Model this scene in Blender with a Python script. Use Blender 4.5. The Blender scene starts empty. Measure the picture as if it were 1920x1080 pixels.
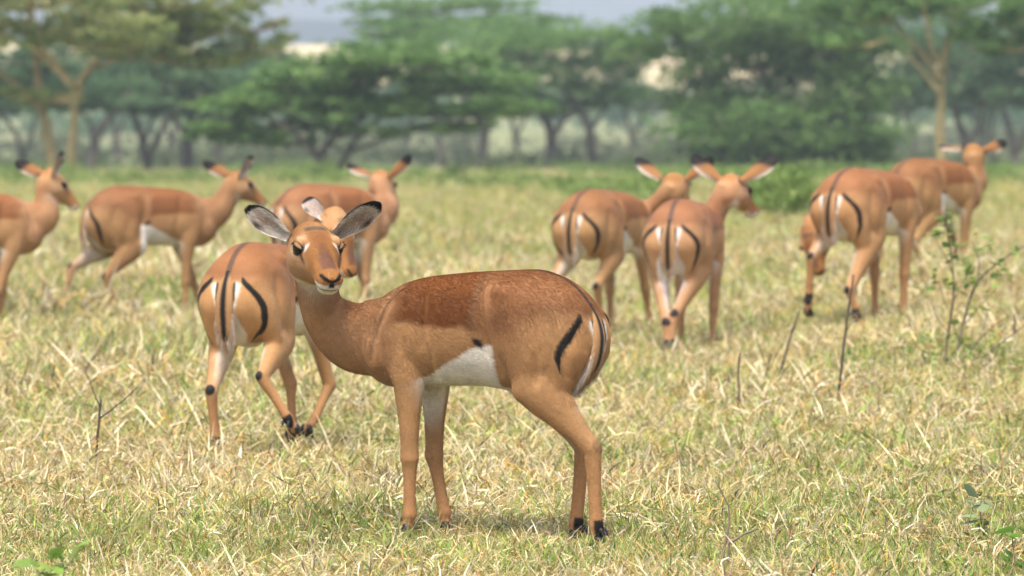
import bpy, bmesh, math, random
import numpy as np
from mathutils import Vector, Matrix

random.seed(7)
rng = np.random.default_rng(7)
scene = bpy.context.scene
COL = scene.collection

# ------------------------------------------------------------------ camera
CAM_H = 1.47
LENS = 200.0
FPX = LENS / 36.0 * 1920.0
HORIZON = 150.0
PITCH = math.atan((540.0 - HORIZON) / FPX)
cam_data = bpy.data.cameras.new("camera")
cam_data.lens = LENS
cam_data.sensor_width = 36.0
cam_data.clip_start = 0.5
cam_data.clip_end = 6000.0
cam_data.dof.use_dof = True
cam_data.dof.focus_distance = 17.62
cam_data.dof.aperture_fstop = 6.0
cam = bpy.data.objects.new("camera", cam_data)
cam.location = (0, 0, CAM_H)
cam.rotation_euler = (math.pi / 2 - PITCH, 0, 0)
COL.objects.link(cam)
scene.camera = cam

# ------------------------------------------------------------------ light
SUN_EL, SUN_AZ = 66.0, 196.0      # azimuth clockwise from +Y
world = bpy.data.worlds.new("World")
scene.world = world
world.use_nodes = True
wn = world.node_tree.nodes
bg = wn["Background"]
sky = wn.new("ShaderNodeTexSky")
sky.sky_type = 'NISHITA'
sky.sun_disc = False
sky.sun_elevation = math.radians(SUN_EL)
sky.sun_rotation = math.radians(SUN_AZ)
sky.air_density = 1.0
sky.dust_density = 6.0
sky.ozone_density = 1.0
world.node_tree.links.new(sky.outputs[0], bg.inputs[0])
bg.inputs[1].default_value = 0.115
sun_data = bpy.data.lights.new("sun", 'SUN')
sun_data.energy = 1.5
sun_data.angle = math.radians(11)
sun_data.color = (1.0, 0.95, 0.86)
sun = bpy.data.objects.new("sun", sun_data)
_az, _el = math.radians(SUN_AZ), math.radians(SUN_EL)
_sd = Vector((math.sin(_az) * math.cos(_el), math.cos(_az) * math.cos(_el), math.sin(_el)))
sun.rotation_euler = _sd.to_track_quat('Z', 'Y').to_euler()
COL.objects.link(sun)
scene.view_settings.view_transform = 'Standard'
scene.view_settings.look = 'None'
scene.view_settings.gamma = 1.0
scene.view_settings.use_curve_mapping = False
scene.view_settings.exposure = 1.24
scene.render.engine = 'CYCLES'
scene.cycles.use_denoising = True
scene.cycles.max_bounces = 6
scene.cycles.diffuse_bounces = 3
scene.cycles.transmission_bounces = 3
scene.cycles.transparent_max_bounces = 4
scene.cycles.volume_bounces = 0
scene.cycles.sample_clamp_indirect = 4.0
try:
    scene.cycles_curves.shape = 'RIBBONS'
except Exception:
    pass

# ------------------------------------------------------------------ helpers
CF = Vector((0, math.cos(PITCH), -math.sin(PITCH)))
CU = Vector((0, math.sin(PITCH), math.cos(PITCH)))


def ray(u, v):
    return Vector((u - 960.0, 0, 0)) + CF * FPX + CU * (540.0 - v)


def at(u, v, d):
    """world point seen at reference pixel (u, v), d metres ahead (world y)"""
    r = ray(u, v)
    return Vector((0, 0, CAM_H)) + r * (d / r.y)


def sstep(a, b, x):
    t = np.clip((np.asarray(x, float) - a) / (b - a), 0, 1)
    return t * t * (3 - 2 * t)


_NT = rng.random((32, 32, 32))


def noise3(p, s):
    """trilinear value noise in [0,1]; p (n,3)"""
    q = np.asarray(p) * s
    i = np.floor(q).astype(int)
    f = q - i
    f = f * f * (3 - 2 * f)
    o = 0
    for dx in (0, 1):
        for dy in (0, 1):
            for dz in (0, 1):
                w = (f[:, 0] if dx else 1 - f[:, 0]) * (f[:, 1] if dy else 1 - f[:, 1]) * (f[:, 2] if dz else 1 - f[:, 2])
                o = o + w * _NT[(i[:, 0] + dx) % 32, (i[:, 1] + dy) % 32, (i[:, 2] + dz) % 32]
    return o


TY = np.array([-60, 0, 60, 110, 150, 250, 400, 600, 800, 1000, 1250, 1700, 2600.0])
TZ = np.array([0, 0, 0, -.52, -1.0, -1.9, -2.0, 1.0, 4.6, 8.4, 8.0, 4.0, 2.0])


def pchip(xs, ys, x):
    xs, ys = np.asarray(xs, float), np.asarray(ys, float)
    h = np.diff(xs)
    dl = np.diff(ys) / h
    m = np.zeros_like(ys)
    for k in range(1, len(xs) - 1):
        if dl[k - 1] * dl[k] > 0:
            w1, w2 = 2 * h[k] + h[k - 1], h[k] + 2 * h[k - 1]
            m[k] = (w1 + w2) / (w1 / dl[k - 1] + w2 / dl[k])
    m[0], m[-1] = dl[0], dl[-1]
    x = np.clip(np.asarray(x, float), xs[0], xs[-1])
    k = np.clip(np.searchsorted(xs, x, 'right') - 1, 0, len(xs) - 2)
    t = (x - xs[k]) / h[k]
    return ((2 * t**3 - 3 * t**2 + 1) * ys[k] + (t**3 - 2 * t**2 + t) * h[k] * m[k]
            + (-2 * t**3 + 3 * t**2) * ys[k + 1] + (t**3 - t**2) * h[k] * m[k + 1])


def ground_z(x, y):
    x = np.asarray(x, float)
    y = np.asarray(y, float)
    z = pchip(TY, TZ, y)
    z = z + 0.17 * sstep(0.9, 2.2, x) * sstep(22, 30, y) * (1 - sstep(60, 90, y))
    p = np.stack([x, y, 0 * x], -1).reshape(-1, 3)
    n = noise3(p, 0.55).reshape(x.shape) - .5
    z = z + 0.05 * n
    return z


def mesh_obj(name, verts, faces, mat=None, parent=None, smooth=True, link=True):
    me = bpy.data.meshes.new(name)
    me.from_pydata([tuple(v) for v in verts], [], faces)
    if smooth:
        me.polygons.foreach_set("use_smooth", np.ones(len(me.polygons), bool))
    if mat:
        me.materials.append(mat)
    me.update()
    o = bpy.data.objects.new(name, me)
    if link:
        COL.objects.link(o)
    if parent is not None:
        o.parent = parent
    return o


def fast_mesh(name, verts, quads, mat, parent=None, smooth=False, cols=None):
    """verts (n,3) float, quads (m,k) int"""
    me = bpy.data.meshes.new(name)
    verts = np.asarray(verts, np.float32)
    quads = np.asarray(quads, np.int32)
    k = quads.shape[1]
    me.vertices.add(len(verts))
    me.vertices.foreach_set("co", verts.ravel())
    me.loops.add(quads.size)
    me.loops.foreach_set("vertex_index", quads.ravel())
    me.polygons.add(len(quads))
    me.polygons.foreach_set("loop_start", np.arange(0, quads.size, k, dtype=np.int32))
    me.polygons.foreach_set("loop_total", np.full(len(quads), k, np.int32))
    me.polygons.foreach_set("use_smooth", np.full(len(quads), smooth, bool))
    me.update(calc_edges=True)
    if cols is not None:
        a = me.color_attributes.new("col", 'FLOAT_COLOR', 'POINT')
        c = np.ones((len(verts), 4), np.float32)
        c[:, :3] = cols
        a.data.foreach_set("color", c.ravel())
    me.materials.append(mat)
    o = bpy.data.objects.new(name, me)
    COL.objects.link(o)
    if parent is not None:
        o.parent = parent
    return o


def tag(o, label=None, cat=None, group=None, kind=None):
    if label: o["label"] = label
    if cat: o["category"] = cat
    if group: o["group"] = group
    if kind: o["kind"] = kind
    return o


def empty(name, loc, rz=0.0):
    o = bpy.data.objects.new(name, None)
    o.empty_display_size = 0.1
    o.location = loc
    o.rotation_euler = (0, 0, rz)
    COL.objects.link(o)
    return o


class Nodes:
    def __init__(self, name):
        self.m = bpy.data.materials.new(name)
        self.m.use_nodes = True
        self.t = self.m.node_tree
        self.n = self.t.nodes
        self.b = self.n["Principled BSDF"]
        self.out = self.n["Material Output"]

    def new(self, t, **kw):
        n = self.n.new(t)
        for k, v in kw.items():
            setattr(n, k, v)
        return n

    def link(self, a, b):
        self.t.links.new(a, b)

    def noise(self, scale, detail=3.0, vec=None, rough=.55):
        n = self.new("ShaderNodeTexNoise")
        n.inputs["Scale"].default_value = scale
        n.inputs["Detail"].default_value = detail
        n.inputs["Roughness"].default_value = rough
        if vec is not None:
            self.link(vec, n.inputs["Vector"])
        return n.outputs["Fac"]

    def ramp(self, fac, stops):
        r = self.new("ShaderNodeValToRGB")
        el = r.color_ramp.elements
        while len(el) < len(stops):
            el.new(0.5)
        for e, (p, c) in zip(el, stops):
            e.position = p
            e.color = (*c, 1) if len(c) == 3 else c
        self.link(fac, r.inputs[0])
        return r.outputs[0]

    def mix(self, fac, a, b, mode='MIX'):
        n = self.new("ShaderNodeMix", data_type='RGBA', blend_type=mode)
        for s, v in ((n.inputs[0], fac), (n.inputs[6], a), (n.inputs[7], b)):
            if hasattr(v, "is_linked"):
                self.link(v, s)
            elif isinstance(v, (int, float)):
                s.default_value = v
            else:
                s.default_value = (*v, 1)
        return n.outputs[2]


# ------------------------------------------------------------------ ground
def ground_material():
    N = Nodes("dry_grassland")
    geo = N.new("ShaderNodeNewGeometry").outputs["Position"]
    big = N.noise(0.09, 3, geo)
    mid = N.noise(0.9, 4, geo)
    fine = N.noise(22, 5, geo, .7)
    green = N.ramp(fine, [(.3, (.05, .07, .02)), (.55, (.16, .17, .055)), (.8, (.30, .25, .11))])
    straw = N.ramp(fine, [(.25, (.10, .075, .03)), (.5, (.33, .25, .11)), (.8, (.55, .44, .23))])
    f = N.new("ShaderNodeMath", operation='ADD')
    N.link(big, f.inputs[0]); N.link(mid, f.inputs[1])
    fr = N.ramp(f.outputs[0], [(.42, (0, 0, 0)), (.62, (1, 1, 1))])
    c = N.mix(fr, green, straw)
    # far fields are paler, drier
    sep = N.new("ShaderNodeSeparateXYZ"); N.link(geo, sep.inputs[0])
    mr = N.new("ShaderNodeMapRange"); mr.inputs[1].default_value = 45; mr.inputs[2].default_value = 110
    N.link(sep.outputs[1], mr.inputs[0])
    far = N.ramp(N.noise(.02, 4, geo), [(.35, (.17, .20, .09)), (.6, (.25, .26, .125)), (.8, (.37, .34, .18))])
    c = N.mix(mr.outputs[0], c, far)
    mr2 = N.new("ShaderNodeMapRange"); mr2.inputs[1].default_value = 520; mr2.inputs[2].default_value = 720
    N.link(sep.outputs[1], mr2.inputs[0])
    c = N.mix(mr2.outputs[0], c, (.66, .53, .29))
    N.link(c, N.b.inputs["Base Color"])
    N.b.inputs["Roughness"].default_value = .95
    N.b.inputs["Specular IOR Level"].default_value = .1
    bp = N.new("ShaderNodeBump"); bp.inputs["Strength"].default_value = .6; bp.inputs["Distance"].default_value = .03
    N.link(fine, bp.inputs["Height"]); N.link(bp.outputs[0], N.b.inputs["Normal"])
    return N.m


def build_ground():
    ys = np.concatenate([np.arange(-40, 10, 5), np.arange(10, 60, .5), np.geomspace(60, 2600, 90)])
    ts = np.linspace(-1, 1, 121)
    ts = np.sign(ts) * np.abs(ts) ** 2.2
    X = np.array([[t * (60 + abs(y) * .9) for t in ts] for y in ys])
    Y = np.repeat(ys[:, None], len(ts), 1)
    Z = ground_z(X, Y)
    Z += sstep(300, 700, Y) * (noise3(np.stack([X, Y, 0 * X], -1).reshape(-1, 3), .006).reshape(X.shape) - .5) * 3
    v = np.stack([X, Y, Z], -1).reshape(-1, 3)
    nx = len(ts)
    i, j = np.meshgrid(np.arange(len(ys) - 1), np.arange(nx - 1), indexing='ij')
    a = (i * nx + j).ravel()
    q = np.stack([a, a + 1, a + nx + 1, a + nx], 1)
    o = fast_mesh("ground", v, q, ground_material(), smooth=True)
    tag(o, kind="structure")


build_ground()


def build_hills():
    N = Nodes("distant_hill_scrub")
    geo = N.new("ShaderNodeNewGeometry").outputs["Position"]
    N.link(N.ramp(N.noise(.015, 4, geo), [(.35, (.012, .026, .032)), (.7, (.030, .048, .046))]), N.b.inputs["Base Color"])
    N.b.inputs["Roughness"].default_value = 1
    xs = np.linspace(-1500, 1500, 160)
    ys = np.linspace(1080, 1700, 24)
    X, Y = np.meshgrid(xs, ys)
    t = (Y - 1080) / 620
    ridge = 12.5 + 9 * (noise3(np.stack([X, 0 * X, 0 * X], -1).reshape(-1, 3), .004).reshape(X.shape) - .5)
    ridge += 2.5 * (noise3(np.stack([X, Y, 0 * X], -1).reshape(-1, 3), .015).reshape(X.shape) - .5)
    Z = ridge * np.sin(np.clip(t * 1.6, 0, 1) * math.pi / 2) * (1 - sstep(.75, 1, t)) + 3.0
    v = np.stack([X, Y, Z], -1).reshape(-1, 3)
    nx = len(xs)
    i, j = np.meshgrid(np.arange(len(ys) - 1), np.arange(nx - 1), indexing='ij')
    a = (i * nx + j).ravel()
    o = fast_mesh("hills", v, np.stack([a, a + 1, a + nx + 1, a + nx], 1), N.m, smooth=True)
    tag(o, kind="structure")


build_hills()


# ------------------------------------------------------------------ trees
def bark_material(name, c1, c2):
    N = Nodes(name)
    tc = N.new("ShaderNodeTexCoord").outputs["Object"]
    n = N.noise(6, 5, tc)
    N.link(N.ramp(n, [(.3, c1), (.7, c2)]), N.b.inputs["Base Color"])
    N.b.inputs["Roughness"].default_value = .9
    bp = N.new("ShaderNodeBump"); bp.inputs["Strength"].default_value = .5
    N.link(N.noise(20, 4, tc), bp.inputs["Height"]); N.link(bp.outputs[0], N.b.inputs["Normal"])
    return N.m


def leaf_material(name, trans=.35):
    N = Nodes(name)
    at_ = N.new("ShaderNodeAttribute"); at_.attribute_name = "col"
    N.link(at_.outputs["Color"], N.b.inputs["Base Color"])
    N.b.inputs["Roughness"].default_value = .6
    N.b.inputs["Specular IOR Level"].default_value = .25
    tr = N.new("ShaderNodeBsdfTranslucent")
    N.link(at_.outputs["Color"], tr.inputs["Color"])
    mx = N.new("ShaderNodeMixShader"); mx.inputs[0].default_value = trans
    N.link(N.b.outputs[0], mx.inputs[1]); N.link(tr.outputs[0], mx.inputs[2])
    N.link(mx.outputs[0], N.out.inputs["Surface"])
    return N.m


M_FEVER = bark_material("yellow_bark", (.20, .155, .065), (.34, .275, .13))
M_BARK = bark_material("grey_bark", (.045, .04, .035), (.14, .12, .10))
M_LEAF = leaf_material("acacia_leaf", .5)


def tube(pts, radii, sides=8):
    """swept tube along pts -> verts, quads"""
    P = [Vector(p) for p in pts]
    n = len(P)
    vs, fs = [], []
    ref = Vector((0.31, 0.9, 0.2)).normalized()
    for i in range(n):
        t = (P[min(i + 1, n - 1)] - P[max(i - 1, 0)]).normalized()
        a = t.cross(ref)
        if a.length < 1e-3:
            a = t.cross(Vector((1, 0, 0)))
        a.normalize()
        b = t.cross(a)
        for k in range(sides):
            th = 2 * math.pi * k / sides
            vs.append(P[i] + (a * math.cos(th) + b * math.sin(th)) * radii[i])
    for i in range(n - 1):
        for k in range(sides):
            k2 = (k + 1) % sides
            fs.append((i * sides + k, i * sides + k2, (i + 1) * sides + k2, (i + 1) * sides + k))
    fs.append(tuple(range(sides - 1, -1, -1)))
    fs.append(tuple(range((n - 1) * sides, n * sides)))
    return vs, fs


def curve_pts(P, k=5, wob=0.0):
    """Catmull-Rom through P"""
    P = [Vector(p) for p in P]
    Q = [P[0] * 2 - P[1]] + P + [P[-1] * 2 - P[-2]]
    out = []
    for i in range(1, len(Q) - 2):
        for s in range(k):
            t = s / k
            a, b, c, d = Q[i - 1], Q[i], Q[i + 1], Q[i + 2]
            p = 0.5 * ((2 * b) + (c - a) * t + (2 * a - 5 * b + 4 * c - d) * t * t + (3 * b - a - 3 * c + d) * t**3)
            if wob:
                p = p + Vector((random.uniform(-wob, wob), random.uniform(-wob, wob), random.uniform(-wob, wob)))
            out.append(p)
    out.append(P[-1])
    return out


def leaf_cloud(centres, radii, n, size, aspect, pal, clump=30, flat=.5):
    """many little leaf sprays; centres (k,3), radii (k,3) -> verts, quads, cols"""
    cs, rs = np.array(centres), np.array(radii)
    vol = np.cbrt(rs[:, 0] * rs[:, 1] * rs[:, 2]) ** 2
    pick = rng.choice(len(cs), clump * len(cs), p=vol / vol.sum())
    d = rng.normal(size=(len(pick), 3)); d /= np.linalg.norm(d, axis=1, keepdims=True)
    r = rng.random((len(pick), 1)) ** .38
    sub = cs[pick] + d * r * rs[pick]
    subr = (.10 + .16 * rng.random((len(pick), 1))) * rs[pick]
    subtone = rng.random(len(pick))
    s = rng.integers(0, len(sub), n)
    p = sub[s] + np.clip(rng.normal(size=(n, 3)), -2, 2) * subr[s] * .8
    # spray orientation
    a = rng.uniform(0, 2 * math.pi, n)
    el = rng.normal(0, flat, n)
    ax = np.stack([np.cos(a) * np.cos(el), np.sin(a) * np.cos(el), np.sin(el)], 1)
    up = rng.normal(size=(n, 3)) * np.array([.6, .6, .5]) + np.array([0, 0, .9])
    si = np.cross(ax, up); si /= np.linalg.norm(si, axis=1, keepdims=True) + 1e-9
    L = size * (.6 + .8 * rng.random((n, 1)))
    Wd = L * aspect * (.6 + .8 * rng.random((n, 1)))
    q0 = p - ax * L * .5
    q1 = p + si * Wd * .5
    q2 = p + ax * L * .5
    q3 = p - si * Wd * .5
    v = np.stack([q0, q1, q2, q3], 1).reshape(-1, 3)
    f = np.arange(4 * n).reshape(n, 4)
    pal = np.array(pal)
    tone = np.clip(.65 * subtone[s] + .35 * rng.random(n), 0, .999) * (len(pal) - 1)
    k = tone.astype(int); w = (tone - k)[:, None]
    c = pal[k] * (1 - w) + pal[k + 1] * w
    return v, f, np.repeat(c, 4, 0)


G_ACACIA = [(.085, .165, .050), (.12, .23, .062), (.165, .285, .080), (.22, .34, .10)]
G_DARK = [(.060, .120, .060), (.085, .165, .072), (.115, .205, .09), (.15, .245, .105)]
G_FEVER = [(.17, .24, .08), (.23, .30, .095), (.30, .35, .12), (.43, .41, .19)]
G_BUSH = [(.090, .17, .050), (.125, .225, .062), (.165, .28, .078), (.22, .335, .10)]


def px_tree(name, label, d, limbs, pads, bark, pal, n, size=.30, aspect=.28, depth=.7, group="acacia trees behind the herd", cat="tree", clump=26, sparse=None):
    """limbs: list of (pixel polyline, px width start, px width end, depth offset); pads: (u, v, ru, rv)"""
    s = d / FPX
    u0 = limbs[0][0][0][0] if limbs else pads[0][0]
    bx = at(u0, 300, d).x
    bz = float(ground_z(np.array([bx]), np.array([d]))[0])
    base = Vector((bx, d, bz))
    root = empty(name, base)
    tag(root, label, cat, group)
    for li, (pl, w0, w1, dz) in enumerate(limbs):
        P = []
        m = len(pl)
        for i, (u, v) in enumerate(pl):
            f = i / (m - 1)
            w = at(u, v, d)
            w.y += dz * (f if li else f) + (0 if i == 0 else random.uniform(-.12, .12))
            P.append(w)
        if li == 0 or pl[0][1] > 320:
            gz = float(ground_z(np.array([P[0].x]), np.array([P[0].y]))[0]) - .05
            P[0] = Vector((P[0].x, P[0].y, gz))
        C = [p - base for p in curve_pts(P, 5, .015)]
        R = [(w0 + (w1 - w0) * i / (len(C) - 1)) * s * .5 for i in range(len(C))]
        if li == 0:
            R[0] *= 1.35
        vs, fs = tube(C, R, 9)
        mesh_obj("trunk" if li == 0 else "limb", vs, fs, bark, root)
    cs, rs = [], []
    for k, pd in enumerate(pads):
        u, v, ru, rv = pd[:4]
        off = pd[4] if len(pd) > 4 else random.uniform(-.5, .5) * ru * s
        c = at(u, v, d); c.y += off
        cs.append(c - base)
        rs.append((ru * s, max(ru * s * depth, .6), rv * s))
    # twigs that carry the pads
    tv, tf = [], []
    for c, r in zip(cs, rs):
        for _ in range(7):
            a = random.uniform(0, 6.28)
            st = c + Vector((math.cos(a) * r[0] * .1, math.sin(a) * r[1] * .1, -r[2] * .9))
            en = c + Vector((math.cos(a) * r[0] * .8, math.sin(a) * r[1] * .8, r[2] * random.uniform(-.5, .4)))
            mid = (st + en) * .5 + Vector((0, 0, -r[2] * .35))
            v_, f_ = tube(curve_pts([st, mid, en], 3), [.035, .03, .027, .022, .018, .014, .01], 4)
            o = len(tv)
            tv += v_; tf += [tuple(i + o for i in f) for f in f_]
    tw = mesh_obj("twigs", tv, tf, bark, root)
    tw["kind"] = "stuff"
    v, f, c = leaf_cloud(cs, rs, int(n * .60), size * 1.05, aspect, pal, clump)
    fast_mesh("crown", v, f, M_LEAF, root, cols=c)
    return root


px_tree("fever_tree", "yellow-barked fever tree at the far left with a thick bent trunk", 105,
        [([(104, 345), (88, 250), (72, 170), (58, 70), (48, -40)], 21, 13, .6),
         ([(78, 205), (30, 160), (-40, 120)], 15, 8, .8),
         ([(60, 85), (105, 130), (140, 165)], 12, 9, -.3),
         ([(62, 95), (110, 50), (165, -20)], 11, 7, 1.0)],
        [(60, 25, 170, 42), (170, 55, 150, 34), (-60, 60, 130, 40), (40, -30, 220, 45), (90, 175, 90, 18)],
        M_FEVER, G_FEVER, 4600, group="fever trees with yellow bark")
px_tree("fever_tree", "slender yellow-barked fever tree with a wide tawny crown reaching right", 109,
        [([(133, 350), (134, 290), (137, 220), (141, 165), (195, 88), (245, 20)], 19, 10, .8),
         ([(141, 165), (100, 110), (58, 70)], 13, 8, -.6),
         ([(165, 130), (215, 110), (290, 60), (380, 40)], 10, 5, 1.2)],
        [(330, 45, 180, 34), (430, 30, 130, 30), (480, 78, 80, 20), (260, 90, 120, 26), (300, -20, 260, 40), (230, 20, 140, 30), (390, 110, 110, 16)],
        M_FEVER, G_FEVER, 5800, group="fever trees with yellow bark")
px_tree("fever_tree", "tall yellow-barked fever tree at the right with upswept forked limbs", 115,
        [([(1765, 340), (1764, 270), (1765, 190), (1772, 110), (1790, 40), (1806, -30)], 19, 11, .6),
         ([(1764, 150), (1735, 105), (1690, 55), (1630, -15)], 11, 6, .8),
         ([(1768, 130), (1745, 90), (1735, 40), (1720, -30)], 10, 6, -.6),
         ([(1762, 175), (1720, 120), (1700, 90)], 8, 5, .4)],
        [(1700, -15, 240, 34), (1850, 10, 140, 40), (1640, 20, 120, 22), (1870, 70, 90, 26), (1600, 70, 90, 18)],
        M_FEVER, G_ACACIA, 6500, group="fever trees with yellow bark")
px_tree("acacia_tree", "dark flat-topped acacia with a forked trunk behind the walking impala", 150,
        [([(278, 345), (272, 300), (262, 255), (238, 200), (200, 160)], 19, 9, .8),
         ([(276, 310), (300, 250), (335, 205), (380, 170)], 14, 7, -.8),
         ([(268, 275), (285, 220), (290, 170)], 9, 5, .5)],
        [(250, 130, 190, 45), (400, 145, 150, 40), (320, 185, 200, 30), (130, 165, 110, 40), (190, 90, 160, 40)],
        M_BARK, G_DARK, 11000, clump=40)
px_tree("acacia_tree", "dark acacia with a stout straight trunk left of the spreading acacia", 158,
        [([(352, 342), (350, 300), (348, 250), (365, 190)], 30, 16, .5),
         ([(350, 260), (385, 210), (440, 170)], 14, 7, .9),
         ([(349, 255), (320, 210), (290, 180)], 12, 6, -.8)],
        [(450, 110, 100, 40), (470, 165, 80, 35), (380, 190, 140, 30), (360, 120, 120, 40)],
        M_BARK, G_DARK, 8000, clump=40)
px_tree("acacia_tree", "dark leaning acacia trunk between the two left fever trees", 146,
        [([(165, 345), (172, 290), (185, 245), (215, 205), (240, 170)], 24, 10, .6),
         ([(178, 262), (160, 220), (120, 190)], 10, 6, .8)],
        [(180, 175, 130, 34), (80, 150, 110, 40), (20, 130, 100, 38)],
        M_BARK, G_DARK, 6000, clump=40)
px_tree("acacia_tree", "thin dark acacia far behind at the left edge", 160,
        [([(42, 345), (40, 290), (20, 240), (-20, 200)], 12, 7, .6), ([(41, 300), (62, 250), (70, 200)], 8, 5, -.6)],
        [(0, 170, 110, 36), (50, 190, 90, 22), (-80, 140, 110, 40)],
        M_BARK, G_DARK, 4500, clump=40)
px_tree("acacia_tree", "small acacia with a thin straight trunk just left of the spreading acacia", 175,
        [([(410, 330), (409, 280), (407, 245), (430, 200)], 16, 8, .4)],
        [(420, 205, 90, 24), (500, 120, 70, 30)],
        M_BARK, G_DARK, 3200, clump=40)
px_tree("acacia_tree", "spreading umbrella acacia in the middle with low layered branches", 120,
        [([(598, 352), (597, 318), (596, 292), (560, 256), (500, 218), (430, 190)], 22, 6, -.5),
         ([(597, 292), (640, 248), (700, 205), (790, 165), (880, 130)], 14, 6, .9),
         ([(634, 352), (638, 310), (660, 270), (715, 220), (770, 185)], 13, 6, .3),
         ([(597, 300), (575, 240), (560, 200), (570, 150)], 9, 5, .9),
         ([(650, 285), (740, 255), (830, 235), (900, 215)], 9, 4, -.9)],
        [(470, 195, 110, 22), (420, 232, 70, 14), (560, 170, 130, 24), (640, 140, 160, 28), (760, 105, 170, 28),
         (860, 150, 150, 26), (930, 200, 100, 20), (700, 195, 120, 20), (610, 215, 100, 15), (820, 205, 100, 16), (540, 235, 80, 12), (430, 252, 80, 11), (520, 262, 80, 11), (690, 242, 100, 12), (860, 238, 90, 12), (600, 185, 120, 20)],
        M_BARK, G_ACACIA, 15000, clump=26)
px_tree("acacia_tree", "broad acacia with two dark trunks right of the middle", 168,
        [([(1036, 330), (1034, 280), (1028, 235), (995, 195), (950, 150)], 26, 10, .8),
         ([(1033, 262), (1060, 220), (1100, 180)], 14, 7, -.6),
         ([(1112, 340), (1110, 290), (1104, 240), (1080, 195), (1040, 150)], 24, 9, -.5),
         ([(1106, 250), (1130, 210), (1160, 180)], 10, 6, .6)],
        [(1050, 120, 150, 40), (1120, 175, 100, 28), (950, 170, 120, 28), (1010, 75, 170, 32), (1170, 110, 80, 40), (1020, 200, 110, 18)],
        M_BARK, G_ACACIA, 12000, clump=32)
px_tree("acacia_tree", "acacia with a short dark trunk between the middle and right trees", 178,
        [([(908, 325), (906, 285), (908, 245), (890, 205), (850, 170)], 22, 9, .6), ([(907, 255), (935, 215), (960, 190)], 10, 6, -.5),
         ([(880, 290), (872, 250), (860, 220)], 9, 5, .3)],
        [(880, 75, 170, 28), (900, 115, 150, 30), (980, 40, 110, 26), (760, 55, 130, 22)],
        M_BARK, G_ACACIA, 8500, clump=34)
px_tree("acacia_tree", "high flat acacia crown against the pale sky at the top middle", 190,
        [([(830, 320), (822, 250), (800, 150), (780, 60), (770, 30)], 14, 8, .4)],
        [(760, 14, 120, 16), (840, 38, 130, 16), (700, 42, 60, 9), (900, 5, 120, 14)],
        M_BARK, G_ACACIA, 4500, clump=34)
px_tree("thorn_bush", "dense dark green thorn bush reaching the ground behind the right impalas", 140,
        [([(1442, 335), (1445, 260), (1440, 180), (1425, 120), (1385, 20)], 20, 10, -.9),
         ([(1442, 190), (1500, 120), (1560, 40)], 12, 6, .6),
         ([(1444, 250), (1340, 180), (1250, 130)], 10, 5, .3)],
        [(1450, 235, 220, 70), (1400, 110, 190, 70), (1500, 275, 190, 46), (1320, 190, 100, 50), (1270, 70, 130, 55),
         (1560, 170, 130, 80), (1450, 30, 240, 48), (1380, 280, 130, 40), (1600, 270, 90, 46), (1530, 80, 160, 60)],
        M_BARK, G_BUSH, 30000, size=.30, aspect=.3, group="thorn bushes", cat="bush", clump=60)
px_tree("acacia_tree", "dark acacia with a split trunk behind the farthest right impala", 162,
        [([(1816, 325), (1812, 275), (1800, 230), (1785, 180)], 22, 10, .5), ([(1814, 280), (1836, 225), (1852, 150)], 13, 7, -.6),
         ([(1860, 320), (1858, 260), (1870, 190)], 9, 5, .4)],
        [(1800, 120, 150, 55), (1860, 175, 80, 26), (1700, 165, 90, 36), (1740, 80, 130, 40)],
        M_BARK, G_DARK, 9000, clump=40)
px_tree("acacia_tree", "dark acacia cut by the right edge of the picture", 158,
        [([(1905, 330), (1902, 280), (1892, 235), (1880, 190)], 20, 10, .5), ([(1903, 285), (1930, 230), (1960, 180)], 12, 7, -.5)],
        [(1900, 90, 110, 65), (1940, 160, 90, 40), (1990, 80, 120, 60)],
        M_BARK, G_DARK, 6500, clump=40)
px_tree("acacia_tree", "pale hazy acacia crown in the gap left of the right fever tree", 185,
        [([(1715, 315), (1712, 260), (1690, 200), (1660, 150)], 11, 6, .4)],
        [(1650, 100, 120, 60), (1700, 190, 60, 22), (1600, 60, 110, 40)],
        M_BARK, G_DARK, 5500, clump=40)


for lab, d_, u_, k_ in (("slender bare acacia stem between the forked dark acacia and the stout trunk", 200, 318, 1),
                        ("slender dark acacia stem left of the forked dark acacia behind the herd", 195, 222, -1),
                        ("slender acacia stem under the right half of the spreading umbrella crown", 205, 760, 1),
                        ("slender acacia stem between the two pairs of dark trunks in the middle", 200, 972, -1),
                        ("slender leaning acacia stem left of the dense thorn bush", 210, 1190, -1),
                        ("slender dark acacia stem right of the forked right fever tree", 195, 1838, 1)):
    px_tree("acacia_tree", lab, d_, [([(u_, 330), (u_ + 4 * k_, 270), (u_ + 14 * k_, 220), (u_ + 34 * k_, 170)], 13, 6, .4),
                                     ([(u_ + 5 * k_, 262), (u_ - 16 * k_, 215), (u_ - 34 * k_, 180)], 8, 4, -.4)],
            [(u_ + 20 * k_, 165, 70, 26), (u_ - 24 * k_, 190, 60, 20)], M_BARK, G_DARK, 2600, clump=34)


def far_wood():
    cs, rs = [], []
    for k in range(46):
        d = rng.uniform(300, 520)
        x = rng.uniform(-.13, .13) * d
        gz = float(ground_z(np.array([x]), np.array([d]))[0])
        hh = rng.uniform(1.2, 3.6)
        cs.append((x, d, gz + hh * .6)); rs.append((rng.uniform(1.5, 5), 2.5, hh * .5))
    v, f, c = leaf_cloud(cs, rs, 26000, .5, .4, G_DARK, 20)
    o = fast_mesh("far_wood", v, f, M_LEAF, cols=c)
    tag(o, kind="stuff")


far_wood()


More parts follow.
